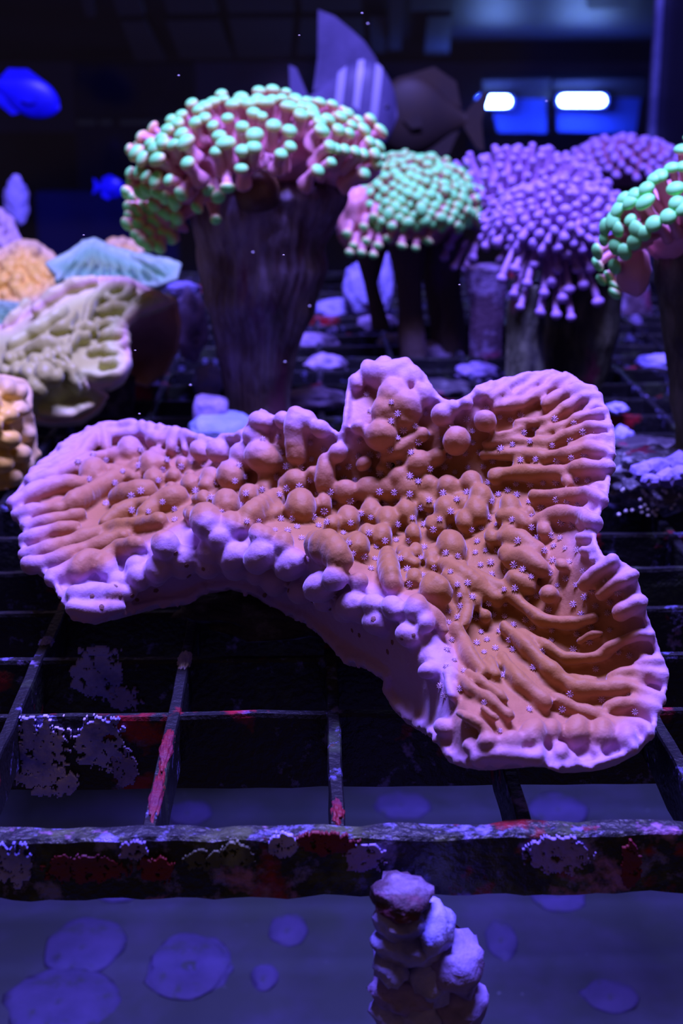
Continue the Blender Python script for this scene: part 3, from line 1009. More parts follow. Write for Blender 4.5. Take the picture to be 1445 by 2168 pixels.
got = []
tries = 0
while len(got) < 285 and tries < 16000:
    tries += 1
    px, py = random.uniform(150, 1380), random.uniform(790, 1560)
    cen = math.hypot((px - 850) / 520, (py - 1130) / 300)
    if random.random() > max(0.12, 1.25 - cen * 0.9):
        continue
    if not R.inside(px, py) or R.edge_dist(px, py) < 38:
        continue
    if px < 930 and py > 1095 + max(0, px - 440) * 0.38 - 20 and py > 1120 - abs(px - 440) * 0.2:
        continue
    if any((px - a) ** 2 + (py - b) ** 2 < 21 ** 2 for a, b in got):
        continue
    h = shoot(px, py)
    if h is None or h[1].dot(CO - h[0]) < 0.25 * (CO - h[0]).length:
        continue
    dd = []
    for k in range(6):
        g = shoot(px + 24 * math.cos(k * 1.047), py + 24 * math.sin(k * 1.047))
        if g:
            dd.append(g[3])
    if len(dd) < 5 or h[3] < sum(dd) / len(dd) - 0.0000:
        continue
    got.append((px, py))
    nn = (h[1] * 0.5 + (CO - h[0]).normalized() * 0.6 + Vector((0, 0, 0.25)))
    place(polyp_me, 'polyp', main_root, h[0] + h[1] * 0.00008, nn, random.uniform(7, 9.5) * mpp(h[0]))
for (px, py) in [(372, 1172), (395, 1198), (255, 1262), (215, 1285), (245, 1240), (400, 1220), (430, 1205), (330, 1250), (560, 1260), (700, 1290), (745, 1335), (790, 1310), (830, 1360), (850, 1352), (875, 1345),
                 (820, 1380), (660, 1275), (280, 1262), (290, 1270), (195, 1262), (610, 1250), (760, 1345)]:
    h = shoot(px, py)
    if h:
        place(cor_me, 'corallite', main_root, h[0], h[1], random.uniform(5, 7.5) * mpp(h[0]))
# dark foot that carries the plate
foot = join(lump(PY(640, 1250, 0.205) + Vector((0, 0.002, -0.003)), (0.013, 0.010, 0.013), 4, 0.3, 1.8, 3),
            lump(Vector((PY(640, 1250, 0.205).x, 0.205, 0.0025)), (0.018, 0.012, 0.0035), 4, 0.25, 2.2, 5),
            lump(PY(1000, 1300, 0.19) + Vector((0, 0.012, -0.008)), (0.012, 0.010, 0.010), 3, 0.3, 1.8, 6))
mesh_obj('foot', [Vector((p.x, p.y, max(p.z, 0.0003))) for p in foot[0]], foot[1], M['dark_rock'], main_root)

# ================================================================== branching corals with bulb-tipped tentacles
def tentacle_mesh(name, bend, material, r0=0.26, r1=0.15, seg=8, rings=9):
    vs, fs = [], []
    for i in range(rings + 1):
        t = i / rings
        r = r0 + (r1 - r0) * t ** 0.8 + 0.02 * math.sin(t * 9)
        x = bend * math.sin(math.pi * t)
        for k in range(seg):
            a = 2 * math.pi * k / seg
            vs.append((x + r * math.cos(a), r * math.sin(a), t))
    for i in range(rings):
        for k in range(seg):
            k2 = (k + 1) % seg
            fs.append([i * seg + k, i * seg + k2, (i + 1) * seg + k2, (i + 1) * seg + k])
    fs.append([rings * seg + k for k in range(seg)])
    fs.append([k for k in reversed(range(seg))])
    me = bpy.data.meshes.new(name)
    me.from_pydata(vs, [], fs)
    me.polygons.foreach_set('use_smooth', [True] * len(me.polygons))
    me.materials.append(material)
    return me


def tip_mesh(name, material, flat=0.72, bean=0.0):
    V, Fc = ico(3)
    vs = []
    for v in V:
        x, y, z = v
        y *= 1 + bean
        z = z * flat + bean * 0.5 * (1 - y * y) * 0.3
        vs.append((x, y, z))
    me = bpy.data.meshes.new(name)
    me.from_pydata(vs, [], Fc)
    me.polygons.foreach_set('use_smooth', [True] * len(me.polygons))
    me.materials.append(material)
    return me


def add_tentacle(root, base, tip, tms, kms, rt, thick=1.0):
    d = tip - base
    L = d.length
    z = d.normalized()
    up = Vector((0, 0, 1))
    x = up - z * up.dot(z)
    if x.length < 0.05:
        x = Vector((1, 0, 0)) - z * z.x
    x.normalize()
    y = z.cross(x)
    o = bpy.data.objects.new('tentacle', random.choice(tms))
    C.objects.link(o)
    o.parent = root
    w = rt * 3.6 * thick
    m = Matrix((x, y, z)).transposed().to_4x4()
    MO = Matrix.Translation(base - Vector(root['_o'])) @ m @ Matrix.Diagonal((w, w, L, 1))
    o.matrix_basis = MO
    k = bpy.data.objects.new('tip', random.choice(kms))
    C.objects.link(k)
    k.parent = o
    s = rt * random.uniform(0.9, 1.12)
    zt = z
    q = zt.to_track_quat('Z', 'Y').to_matrix().to_4x4() @ Matrix.Rotation(random.uniform(0, 6.28), 4, 'Z')
    k.matrix_parent_inverse = MO.inverted()
    k.matrix_basis = Matrix.Translation(tip - Vector(root['_o'])) @ q @ Matrix.Diagonal((s, s, s, 1))
    return o


def ell_hit(px, py, c, rad):
    """front point of an ellipsoid under a pixel, or the nearest point of its outline"""
    r = ray(px, py).normalized()
    o = CO - c
    q = Vector((r.x / rad[0], r.y / rad[1], r.z / rad[2]))
    w = Vector((o.x / rad[0], o.y / rad[1], o.z / rad[2]))
    A, B, D = q.dot(q), 2 * q.dot(w), w.dot(w) - 1
    s = B * B - 4 * A * D
    t = (-B - math.sqrt(s)) / (2 * A) if s > 0 else -B / (2 * A)
    return CO + r * t


TG = [tentacle_mesh('tentacle', b, M['flesh_pink']) for b in (0.0, 0.08, 0.15, -0.06)]
TP = [tentacle_mesh('tentacle', b, M['flesh_purple'], 0.24, 0.17) for b in (0.0, 0.1, 0.2, -0.05)]
TM = [tentacle_mesh('tentacle', b, M['flesh_mauve'], 0.24, 0.17) for b in (0.0, 0.1, 0.2)]
KG = [tip_mesh('tip', M['tip_green'], 0.75, b) for b in (0.0, 0.12, 0.3)]
KL = [tip_mesh('tip', M['tip_lime'], 0.62, b) for b in (0.0, 0.15, 0.3)]
KP = [tip_mesh('tip', M['tip_purple'], 0.9, b) for b in (0.0, 0.25)]

# ---- the tall green-tipped coral
Y1 = 0.338
ham = thing('branching_coral', 'tall coral on a ribbed brown stem with pink tentacles and green bulb tips', 'coral', PZ(545, 884, 0.0))
v, f = column([(372, 470, 650), (385, 420, 705), (410, 402, 722), (450, 402, 715), (520, 425, 692), (570, 432, 690), (640, 427, 662), (680, 445, 650), (720, 460, 640), (800, 474, 617), (850, 482, 610), (890, 480, 612)],
              Y1, seg=110, ribs=34, amp=0.034, namp=0.13, depth=0.85, seed=2, step=8)
mesh_obj('stem', v, f, M['stem'], ham)
c = PY(545, 400, Y1 - 0.013)
k = mpp(c)
v, f = lump(c, (50 * k, 0.007, 52 * k), 3, 0.12, 1.3, 9)
mesh_obj('fleshy_crown', v, f, M['brown_tissue'], ham)
hc = PY(540, 345, Y1 + 0.002)
k1 = mpp(hc)
cores = [lump(PY(540, 318, Y1 + 0.004), (225 * k1, 0.021, 82 * k1), 4, 0.18, 2.0, 11), lump(PY(350, 430, Y1 - 0.002), (38 * k1, 0.006, 75 * k1), 3, 0.2, 2, 12),
         lump(PY(720, 352, Y1), (85 * k1, 0.014, 48 * k1), 3, 0.2, 2, 13), lump(PY(420, 370, Y1 - 0.008), (80 * k1, 0.009, 62 * k1), 3, 0.2, 2, 15)]
v, f = join(*cores)
mesh_obj('tissue', v, f, M['flesh_pink'], ham)
TIPS = [(560, 90), (420, 135), (480, 150), (655, 105), (740, 75), (805, 70), (870, 80), (915, 115), (735, 112), (805, 115), (885, 150), (985, 160), (1030, 130), (1090, 140), (970, 122),
        (370, 190), (350, 230), (440, 225), (480, 205), (520, 240), (590, 205), (615, 140), (715, 180), (755, 195), (660, 245), (810, 240), (885, 265), (1030, 225), (1070, 210), (1040, 265),
        (1160, 185), (1215, 215), (1270, 210), (1170, 275), (1320, 265), (1310, 340), (1270, 320), (370, 280), (305, 260), (275, 300), (220, 325), (280, 325), (335, 330), (390, 320), (550, 290),
        (580, 325), (720, 285), (660, 360), (715, 345), (535, 365), (890, 340), (845, 378), (655, 445), (1020, 455), (155, 370), (190, 395), (255, 400), (400, 420), (125, 465), (170, 460),
        (205, 545), (310, 500), (370, 565), (500, 548), (545, 578), (590, 535), (445, 630), (535, 688), (335, 622), (290, 580), (130, 580), (120, 630), (145, 635), (190, 630), (275, 650),
        (270, 700), (110, 710), (165, 710), (155, 765), (215, 750), (210, 810), (265, 820), (1110, 350), (1150, 355), (1200, 365), (1240, 375), (1290, 375), (1325, 385), (1085, 415),
        (1240, 470), (1080, 340), (1300, 420), (570, 115), (455, 165), (690, 135), (640, 130), (1185, 240), (1240, 260), (1130, 200), (940, 190), (320, 210), (245, 350), (130, 500),
        (240, 620), (1000, 190), (1120, 260), (950, 150), (770, 130), (520, 130), (850, 110), (180, 560), (110, 560), (160, 660), (240, 700), (180, 790), (120, 670), (300, 660), (320, 720), (310, 770), (230, 660), (350, 680), (280, 760), (230, 790), (340, 600), (250, 560), (200, 480), (250, 500)]
rad = Vector((275 * k1, 0.027, 150 * k1))
for (x, y) in TIPS:
    px, py = 220 + x * .443, 160 + y * .443
    tip = ell_hit(px, py, PY(540, 340, Y1), rad)
    if py > 400 and px > 400:
        tip = PY(px, py, Y1 - 0.0185)
    outw = (tip - PY(540, 400, Y1 + 0.004))
    outw = Vector((outw.x / rad.x, outw.y / rad.y * 0.5, outw.z / rad.z * 0.7 + 0.35)).normalized()
    low = py > 395
    if low:
        outw = Vector((-0.55 if px < 420 else 0.1, -0.55, -0.45)).normalized()
    L = random.uniform(0.0045, 0.0065)
    add_tentacle(ham, tip - outw * L, tip, TG, KG, random.uniform(12.5, 16) * k1, 1.35)
for i in range(48):                                # the far side of the head
    a = random.uniform(0.1, math.pi - 0.1)
    e = random.uniform(0.05, 1.1)
    d = Vector((math.cos(a) * math.cos(e), math.sin(a) * math.cos(e), math.sin(e)))
    tip = PY(540, 340, Y1) + Vector((d.x * rad.x, d.y * rad.y, d.z * rad.z * 0.92))
    add_tentacle(ham, tip - d * 0.008, tip, TG, KG, random.uniform(10.5, 13) * k1)
# disc plug and small block under it
c = PZ(470, 905, 0.002)
k = mpp(c)
v, f = lump(c, (72 * k, 0.009, 0.0035), 4, 0.10, 1.6, 21, flat_top=0.7)
tag(mesh_obj('frag_plug', v, f, mott('plug_blue', (0.20, 0.26, 0.52), [((0.30, 0.34, 0.60), 150, 0.5, 0.1)], rough=0.7, bump=0.6), origin=(c.x, c.y, 0)), 'flat bluish round plug at the foot of the brown ribbed stem', 'plug')
c = PZ(445, 878, 0.0045)
k = mpp(c)
bm = bmesh.new()
box(bm, c.x - 38 * k, c.x + 34 * k, c.y, c.y + 0.009, 0, 0.0075, 0.0016)
for q in bm.verts:
    q.co += noise.noise_vector(q.co * 300) * 0.0008
o = bm_obj('stone_block', bm, M['plug'], origin=(c.x, c.y, 0))
tag(o, 'small pale edged stone block left against the ribbed stem', 'stone')


def colony(name, label, base, cpx, Y, rpx, ry, n, tms, kms, rt, length, core_mat, stems, extra=(), droop=0.5, emin=-0.35, group=None, seed=1):
    rnd = random.Random(seed)
    root = thing(name, label, 'coral', base, group)
    c = PY(cpx[0], cpx[1], Y)
    k = mpp(c)
    rad = Vector((rpx[0] * k, ry, rpx[1] * k))
    v, f = lump(c, (rad.x * 0.8, rad.y * 0.8, rad.z * 0.72), 4, 0.15, 2, seed)
    mesh_obj('tissue', v, f, core_mat, root)
    for (rows, Ys, mt, rb) in stems:
        v, f = column(rows, Ys, seg=64, ribs=rb, amp=0.025, namp=0.16, seed=seed + rows[0][1], step=9)
        mesh_obj('stem', v, f, M[mt], root)
    ga = math.pi * (3 - math.sqrt(5))
    i = cnt = 0
    while cnt < n:
        z = 1 - (i + 0.5) / n * (1 - emin) * 0.75
        i += 1
        if z < emin or i > 4 * n:
            break
        rr = math.sqrt(max(0, 1 - z * z))
        a = i * ga
        d = Vector((rr * math.cos(a), rr * math.sin(a), z))
        if d.y > 0.62:
            continue
        cnt += 1
        j = 1 + rnd.uniform(-0.07, 0.07)
        tip = c + Vector((d.x * rad.x, d.y * rad.y, d.z * rad.z)) * j
        w = Vector((d.x * 0.8, d.y * 0.8, d.z + 0.25 - droop * max(0, 0.55 - z))).normalized()
        add_tentacle(root, tip - w * length * rnd.uniform(0.8, 1.2), tip, tms, kms, rt * rnd.uniform(0.85, 1.15) * k, 1.35)
    for (px, py) in extra:
        tip = ell_hit(px, py, c, rad)
        if py > cpx[1] + rpx[1] * 0.75:
            tip = PY(px, py, Y - ry * 0.8)
        w = Vector(((px - cpx[0]) / rpx[0] * 0.6, -0.5, -0.75)).normalized()
        add_tentacle(root, tip - w * length * 1.3, tip, tms, kms, rt * 1.15 * k)
    return root


colony('branching_coral', 'low domed coral covered in mint green tips behind the tall brown stem', PY(880, 770, 0.42), (866, 440), 0.425, (148, 108), 0.024, 270, TG, KG, 10.0, 0.006,
       M['flesh_pink'], [([(500, 745, 830), (600, 770, 800), (700, 785, 830)], 0.43, 'stem_dark', 0), ([(500, 820, 905), (600, 838, 890), (770, 848, 905)], 0.42, 'stem_dark', 12),
                         ([(500, 890, 985), (600, 895, 975), (770, 920, 995)], 0.43, 'stem_dark', 12)],
       seed=31)
_g = [o for o in ROOTS if 'mint green' in o['label']][0]
c = PY(752, 455, 0.412)
k = mpp(c)
v, f = lump(c, (42 * k, 0.008, 78 * k), 4, 0.22, 2, 88)
mesh_obj('hanging_flap', v, f, M['flesh_pink'], _g)
for (px, py) in [(748, 520), (765, 535), (790, 540), (735, 495), (775, 510), (800, 520), (820, 505), (850, 520), (880, 525), (905, 510), (770, 480), (790, 460), (740, 535)]:
    tip = PY(px, py, 0.4035)
    add_tentacle(_g, tip - Vector((-0.001, -0.002, -0.002)) * 1.2, tip, TG, KG, 10 * k, 1.3)
colony('branching_coral', 'purple coral dome with pale lilac tips on short stems behind the others', PY(1030, 790, 0.40), (1105, 430), 0.435, (190, 112), 0.026, 170, TP, KP, 8.0, 0.007,
       M['flesh_purple'], [([(560, 975, 1075), (600, 985, 1070), (640, 992, 1066), (790, 995, 1062)], 0.415, 'stem_purple', 10)],
       extra=[(940, 545), (960, 565), (985, 570), (1000, 545), (950, 520)], seed=33)
colony('branching_coral', 'drooping purple coral with long lilac tentacles on a green-streaked stem', PY(1190, 815, 0.375), (1180, 490), 0.378, (150, 105), 0.022, 170, TP, KP, 9.0, 0.0095,
       M['flesh_purple'], [([(600, 1090, 1175), (650, 1072, 1150), (720, 1070, 1148), (820, 1072, 1150)], 0.366, 'stem_green', 12), ([(560, 1150, 1310), (640, 1148, 1312), (720, 1146, 1300), (830, 1148, 1275)], 0.378, 'stem_green', 20)],
       extra=[(1061, 590), (1087, 624), (1100, 650), (1151, 621), (1167, 598), (1190, 631), (1203, 613), (1143, 662), (1177, 667), (1208, 672), (1234, 603), (1265, 639), (1221, 570), (1130, 560), (1090, 570), (1180, 570),
              (1250, 570), (1060, 550), (1115, 600)], droop=0.9, seed=35)
colony('branching_coral', 'mauve coral with short tentacles at the far back under the lamps', PY(1320, 560, 0.52), (1325, 352), 0.52, (118, 60), 0.02, 100, TM, KP, 8, 0.007, M['flesh_mauve'],
       [([(380, 1290, 1370), (560, 1300, 1360)], 0.52, 'stem_dark', 8)], seed=37)

# ---- right-hand coral with lime tips, on its own encrusted plug
YR1 = 0.262
rg = thing('branching_coral', 'coral with large lime green oval tips on a grey-green stem above a crusted plug', 'coral', PY(1440, 960, YR1))
v, f = column([(520, 1400, 1640), (560, 1388, 1620), (600, 1385, 1590), (680, 1395, 1570), (760, 1412, 1550), (850, 1416, 1540), (905, 1430, 1540), (985, 1432, 1545)], YR1 + 0.004, seg=90, ribs=18, amp=0.025, namp=0.14, seed=8, step=8)
mesh_obj('stem', v, f, M['stem_green'], rg)
k = mpp(PY(1440, 500, YR1))
v, f = join(lump(PY(1480, 470, YR1 + 0.006), (150 * k, 0.012, 95 * k), 4, 0.16, 2, 41), lump(PY(1340, 570, YR1), (36 * k, 0.004, 55 * k), 3, 0.2, 2, 42))
mesh_obj('tissue', v, f, M['flesh_pink'], rg)
TR = [(1440, 110), (1400, 185), (1445, 180), (1415, 270), (1420, 330), (1330, 230), (1352, 217), (1295, 270), (1245, 295), (1290, 325), (1200, 310), (1170, 370), (1160, 400), (1230, 400), (1175, 435),
      (1125, 430), (1385, 385), (1325, 415), (1285, 455), (1245, 490), (1205, 530), (1170, 510), (1095, 530), (1120, 480), (1095, 580), (1165, 590), (1140, 630), (1110, 645), (1160, 665), (1165, 700),
      (1255, 440), (1230, 325), (1180, 355), (1475, 60), (1520, 40), (1500, 120), (1490, 230), (1500, 300), (1560, 260), (1570, 150), (1450, 350), (1520, 360), (1590, 350), (1590, 60), (1640, 120), (1630, 220)]
rad = Vector((230 * k, 0.020, 170 * k))
for (x, y) in TR:
    px, py = 700 + x * .5156, 260 + y * .5156
    tip = ell_hit(px, py, PY(1480, 480, YR1 + 0.004), rad)
    w = tip - PY(1490, 520, YR1 + 0.006)
    w = Vector((w.x / rad.x, w.y / rad.y * 0.9, w.z / rad.z + (0.2 if py < 480 else -0.35))).normalized()
    add_tentacle(rg, tip - w * 0.0062, tip, TG, KL, random.uniform(14.5, 18) * k, 0.8)
# its plug
pc = PZ(1400, 1075, 0.0)
k = mpp(pc)
v, f = lump((pc.x, pc.y, 0.006), (112 * k, 0.0085, 0.0062), 5, 0.30, 2.6, 51, flat_top=0.72)
rpg = thing('frag_plug', 'dark rough plug sparkling with white grains beneath the lime-tipped coral', 'plug', (pc.x, pc.y, 0))
mesh_obj('rock', v, f, M['rock_sparkle'], rpg)
for i, (px, py, r) in enumerate([(1362, 1000, 26), (1392, 992, 30), (1432, 985, 34), (1410, 1012, 26), (1445, 1008, 26), (1375, 1018, 20)]):
    v, f = lump(PZ(px, py, 0.0112), (r * k, r * k * 0.8, r * k * 0.75), 2, 0.35, 1.5, 70 + i)
    mesh_obj('violet_nodule', v, f, M['coralline'], rpg, smooth=False)
for i in range(26):
    px, py = random.uniform(1305, 1445), random.uniform(1035, 1095)
    p = PY(px, py, pc.y - 0.0078 + 0.000025 * abs(px - 1400))
    v, f = lump(p, (0.0004, 0.0004, 0.0004), 1, 0.3, 1, i)
    g = mesh_obj('white_grain', v, f, mott('grain', (0.7, 0.68, 0.75)) if i == 0 else bpy.data.materials['grain'], rpg)

# ================================================================== scroll and knobbly corals on the left
def relief_coral(name, label, outline, ctrl, material, base, ridges=(), knobs=(), rim=9, rand=None, voxel=0.00042, back=0.006, width=110, lift=0.4, under=None, group=None):
    root = thing(name, label, 'coral', base, group)
    q = Relief(outline, ctrl, step=18, back=back, down=0.3)
    q.rim(rim)
    for pts, r in ridges:
        q.ridge(pts, r, 0.6, hgt=1.7)
    for (x, y, r) in knobs:
        q.blob(x, y, r, lift)
    if rand:
        n, r0, r1 = rand
        xs, ys = q.poly.min(0), q.poly.max(0)
        m = 0
        while m < n:
            x, y = random.uniform(xs[0], ys[0]), random.uniform(xs[1], ys[1])
            if q.inside(x, y):
                q.blob(x, y, random.uniform(r0, r1), lift)
                m += 1
    q.build('plate', material, root, voxel=voxel, smooth=2, width=width)
    return root


YL = 0.325
# the big cream scroll: cup with wavy ridges, dark hollow underside to the right
r1 = relief_coral('scroll_coral', 'large cream-green scroll coral with wavy ridges and pink curled lip', [
    (-60, 700), (20, 690), (80, 650), (150, 610), (215, 590), (270, 592), (320, 618), (370, 636), (335, 648), (292, 662), (268, 690), (262, 720), (272, 750), (274, 775),
    (262, 800), (235, 815), (190, 815), (225, 838), (210, 862), (170, 888), (110, 893), (60, 885), (0, 860), (-60, 850)],
    [(-60, 700, 'Y', .346), (20, 690, 'Y', .346), (215, 590, 'Y', .350), (330, 625, 'Y', .346), (370, 638, 'Y', .346), (270, 690, 'Y', .334), (274, 770, 'Y', .323), (235, 812, 'Y', .318), (190, 812, 'Y', .317),
     (220, 845, 'Y', .320), (110, 890, 'Y', .316), (100, 800, 'Y', .310), (150, 700, 'Y', .329), (0, 800, 'Y', .314), (0, 860, 'Y', .316), (200, 740, 'Y', .326)],
    M['cream'], PZ(150, 930, 0.0),
    ridges=[([(20, 735), (60, 712), (100, 685), (140, 655)], 11), ([(75, 660), (110, 628), (150, 605), (200, 595)], 11), ([(180, 680), (195, 640), (220, 615), (250, 600), (280, 610)], 12),
            ([(215, 660), (240, 650), (275, 655)], 10), ([(225, 630), (240, 640), (262, 630), (275, 615)], 9), ([(210, 690), (235, 685), (262, 695)], 10), ([(215, 715), (240, 705), (268, 712)], 11),
            ([(190, 745), (215, 740), (250, 735), (270, 725)], 10), ([(160, 700), (180, 690), (200, 700)], 11), ([(150, 730), (160, 715), (185, 715)], 11), ([(225, 745), (250, 748), (270, 765)], 10),
            ([(215, 770), (240, 765), (265, 775)], 9), ([(170, 790), (205, 800), (250, 795), (272, 768)], 12), ([(290, 640), (310, 630), (350, 635)], 11), ([(262, 680), (290, 655), (330, 632)], 12),
            ([(60, 745), (100, 730), (130, 735)], 14), ([(120, 770), (145, 790), (165, 830)], 9), ([(135, 760), (160, 790), (185, 825)], 8), ([(60, 640), (40, 665), (10, 690)], 9),
            ([(110, 705), (140, 690), (160, 665)], 10), ([(90, 870), (140, 872), (190, 855)], 14)],
    knobs=[(20, 760, 16), (45, 752, 14), (75, 765, 18), (100, 758, 16), (95, 790, 24), (60, 790, 18), (35, 785, 14), (125, 745, 14), (10, 785, 14), (110, 735, 14), (140, 745, 13), (25, 820, 20), (80, 820, 26), (115, 800, 20)],
    rim=7, width=45, voxel=0.0004)
v, f = column([(800, 120, 300), (860, 130, 290), (905, 150, 280)], 0.352, seg=40, namp=0.25, seed=5)
mesh_obj('foot', v, f, M['dark_rock'], r1)
q2 = Relief([(266, 690), (290, 664), (330, 648), (372, 638), (379, 690), (373, 740), (346, 790), (312, 815), (286, 806), (272, 770), (260, 720)],
            [(268, 690, 'Y', .338), (330, 648, 'Y', .348), (372, 640, 'Y', .348), (376, 690, 'Y', .348), (346, 790, 'Y', .360), (286, 806, 'Y', .372), (320, 720, 'Y', .364), (290, 740, 'Y', .370), (262, 720, 'Y', .350)],
            step=16, back=0.004, down=0.0)
q2.rim(7)
q2.ridge([(268, 690), (292, 662), (330, 646), (370, 638)], 9)
q2.build('curled_lip', M['lip'], r1, voxel=0.00045, smooth=3, width=60)
r2 = relief_coral('knobbly_coral', 'yellow knobbly coral with round bumps at the rim of the plate coral', [(-60, 800), (-20, 795), (20, 805), (40, 810), (55, 815), (62, 840), (58, 865), (66, 900), (70, 940), (66, 985), (50, 1020), (25, 1042), (-10, 1045), (-60, 1040)],
    [(-60, 800, 'Y', .288), (40, 810, 'Y', .286), (66, 900, 'Y', .284), (66, 985, 'Y', .281), (0, 1040, 'Y', .274), (0, 920, 'Y', .272), (20, 850, 'Y', .277)], M['yellow'], PZ(10, 1045, 0.0),
    knobs=[(14, 822, 22), (42, 832, 18), (45, 868, 16), (20, 880, 18), (78, 962, 10), (60, 920, 16), (20, 930, 22), (45, 960, 20), (5, 980, 24), (30, 1010, 18), (-20, 850, 24), (-15, 900, 22), (58, 985, 14)], rim=10, width=60, voxel=0.0005)
r3 = relief_coral('knobbly_coral', 'pale yellow bumpy coral mound behind the cream scroll coral', [(-60, 540), (0, 535), (40, 512), (75, 515), (110, 540), (135, 575), (130, 610), (80, 640), (20, 650), (-60, 650)],
    [(-60, 540, 'Y', .43), (60, 515, 'Y', .435), (135, 575, 'Y', .425), (130, 610, 'Y', .41), (20, 650, 'Y', .40), (40, 580, 'Y', .41), (-60, 640, 'Y', .40)], M['yellow'], PY(40, 700, .41), rand=(75, 8, 14), rim=7, width=40, voxel=0.0005)
r4 = relief_coral('fan_coral', 'teal fan-shaped coral with fine radiating ribs behind the cream scroll coral', [(100, 560), (150, 535), (175, 515), (200, 508), (235, 525), (290, 545), (350, 550), (380, 560), (372, 590), (330, 605), (260, 600), (190, 600), (130, 590)],
    [(100, 560, 'Y', .385), (200, 510, 'Y', .395), (380, 560, 'Y', .39), (330, 605, 'Y', .372), (190, 600, 'Y', .372), (250, 560, 'Y', .383)], M['teal'], PY(240, 700, .39),
    ridges=[([(185 + 8 * i, 520 + 3 * i), (150 + 22 * i, 560 + 2 * i), (120 + 30 * i, 595)], 8) for i in range(8)] + [([(200 + 10 * i, 520 + 3 * i), (250 + 14 * i, 540 + 3 * i), (330 + 6 * i, 552 + 8 * i)], 8) for i in range(5)], rim=6, width=40, voxel=0.00042)
for rt_, px, Y in ((r3, 40, .415), (r4, 240, .40)):
    v, f = column([(575, px - 55, px + 60), (700, px - 40, px + 45), (735, px - 45, px + 50)], Y + 0.006, seg=36, namp=0.2, seed=3)
    mesh_obj('foot', v, f, M['dark_rock'], rt_)
r5 = relief_coral('fan_coral', 'pale teal ribbed coral sheet between yellow mound and cream scroll', [(-60, 650), (0, 640), (50, 645), (75, 655), (60, 680), (20, 705), (-60, 720)],
    [(-60, 650, 'Y', .40), (75, 655, 'Y', .385), (20, 705, 'Y', .365), (-60, 720, 'Y', .365)], M['teal'], PY(0, 760, .375), ridges=[([(-50, 655 + 9 * i), (10, 650 + 8 * i), (55, 652 + 5 * i)], 5) for i in range(6)], rim=6, width=40, voxel=0.00042)
r6 = relief_coral('knobbly_coral', 'small yellow coral tuft behind the teal fan coral', [(220, 545), (225, 520), (250, 510), (285, 513), (300, 530), (300, 550)],
    [(220, 545, 'Y', .45), (250, 510, 'Y', .46), (300, 550, 'Y', .45)], M['yellow'], PY(260, 640, .45), rand=(18, 8, 13), rim=7, width=40, voxel=0.0005)
v, f = column([(530, 232, 290), (680, 235, 285)], .462, seg=24, namp=0.2)
mesh_obj('foot', v, f, M['dark_rock'], r6)
r7 = relief_coral('lilac_coral', 'small lilac branching coral beside the pale yellow mound', [(-40, 460), (0, 450), (25, 465), (32, 490), (42, 510), (30, 530), (0, 540), (-40, 540)],
    [(-40, 460, 'Y', .46), (25, 465, 'Y', .46), (42, 510, 'Y', .452), (-40, 540, 'Y', .45)], mott('lilac_tissue', (0.42, 0.30, 0.38), [], rough=0.5), PY(0, 640, .455), rand=(16, 8, 13), rim=7, width=40, voxel=0.0005)
v, f = column([(520, -30, 25), (660, -25, 22)], .466, seg=24, namp=0.2)
mesh_obj('foot', v, f, M['dark_rock'], r7)

# ================================================================== stones and plugs standing on the rack behind
M['plug_red'] = mott('plug_red', (0.22, 0.012, 0.04), [((0.35, 0.25, 0.5), 90, 0.62, 0.03)], rough=0.7, bump=0.6)
LUMPS = [
    ('stone', 'upright pitted purple stone behind the cream scroll coral', 405, 690, 0.368, 34, 75, 'plug'),
    ('stone', 'pale lilac pebble on top of the upright purple stone', 388, 612, 0.372, 34, 16, 'crust'),
    ('frag_plug', 'pale violet stub plug beside the foot of the ribbed stem', 440, 810, 0.36, 30, 38, 'crust'),
    ('frag_plug', 'wide flat lilac plug behind the ribbed stem', 720, 655, 0.50, 70, 22, 'crust'),
    ('stone', 'pale pointed stone between the dark stems', 760, 610, 0.49, 34, 55, 'crust'),
    ('frag_plug', 'rounded lilac plug under the green domed coral', 800, 688, 0.47, 46, 22, 'plug'),
    ('frag_plug', 'broad violet plug below the green domed coral', 842, 730, 0.445, 44, 26, 'crust'),
    ('frag_plug', 'dusky violet plug in front of the dark stems', 930, 748, 0.43, 52, 28, 'plug'),
    ('frag_plug', 'dark edged grey plug right of the ribbed stem', 690, 775, 0.40, 44, 24, 'plug'),
    ('frag_plug', 'low violet plug behind the plate coral peak', 655, 725, 0.44, 60, 18, 'plug'),
    ('frag_plug', 'blue violet plug at the foot of the purple stem', 1010, 792, 0.392, 46, 26, 'coralline'),
    ('frag_plug', 'dark gritty slab behind the ruffled coral notch', 930, 825, 0.375, 75, 20, 'dark_rock'),
    ('frag_plug', 'dark purple slab behind the middle knobs of the plate coral', 660, 845, 0.35, 75, 22, 'plug'),
    ('frag_plug', 'bright violet flat plug beside the green-streaked stem', 1340, 740, 0.46, 52, 22, 'coralline'),
    ('frag_plug', 'pale violet flat plug on the crimson block', 1390, 768, 0.40, 44, 18, 'crust'),
    ('stone', 'crimson coralline block behind the grey-green stem', 1345, 818, 0.40, 82, 36, 'plug_red'),
    ('stone', 'small white-violet chip on the rack by the plate coral', 1305, 865, 0.335, 24, 12, 'crust'),
    ('stone', 'pale round pebble behind the plate coral edge', 1318, 925, 0.31, 22, 22, 'crust'),
    ('stone', 'dark flat rubble behind the sparkling plug', 1360, 945, 0.305, 80, 20, 'dark_rock'),
    ('stone', 'tall dim violet column stone far behind the lime-tipped coral', 1340, 660, 0.50, 40, 75, 'stem_purple'),
    ('stone', 'light streaked upright stone between two dark stems', 815, 600, 0.50, 16, 60, 'crust'),
    ('stone', 'small pale blue stone by the rear glass', 35, 425, 0.60, 26, 50, 'crust'),
]
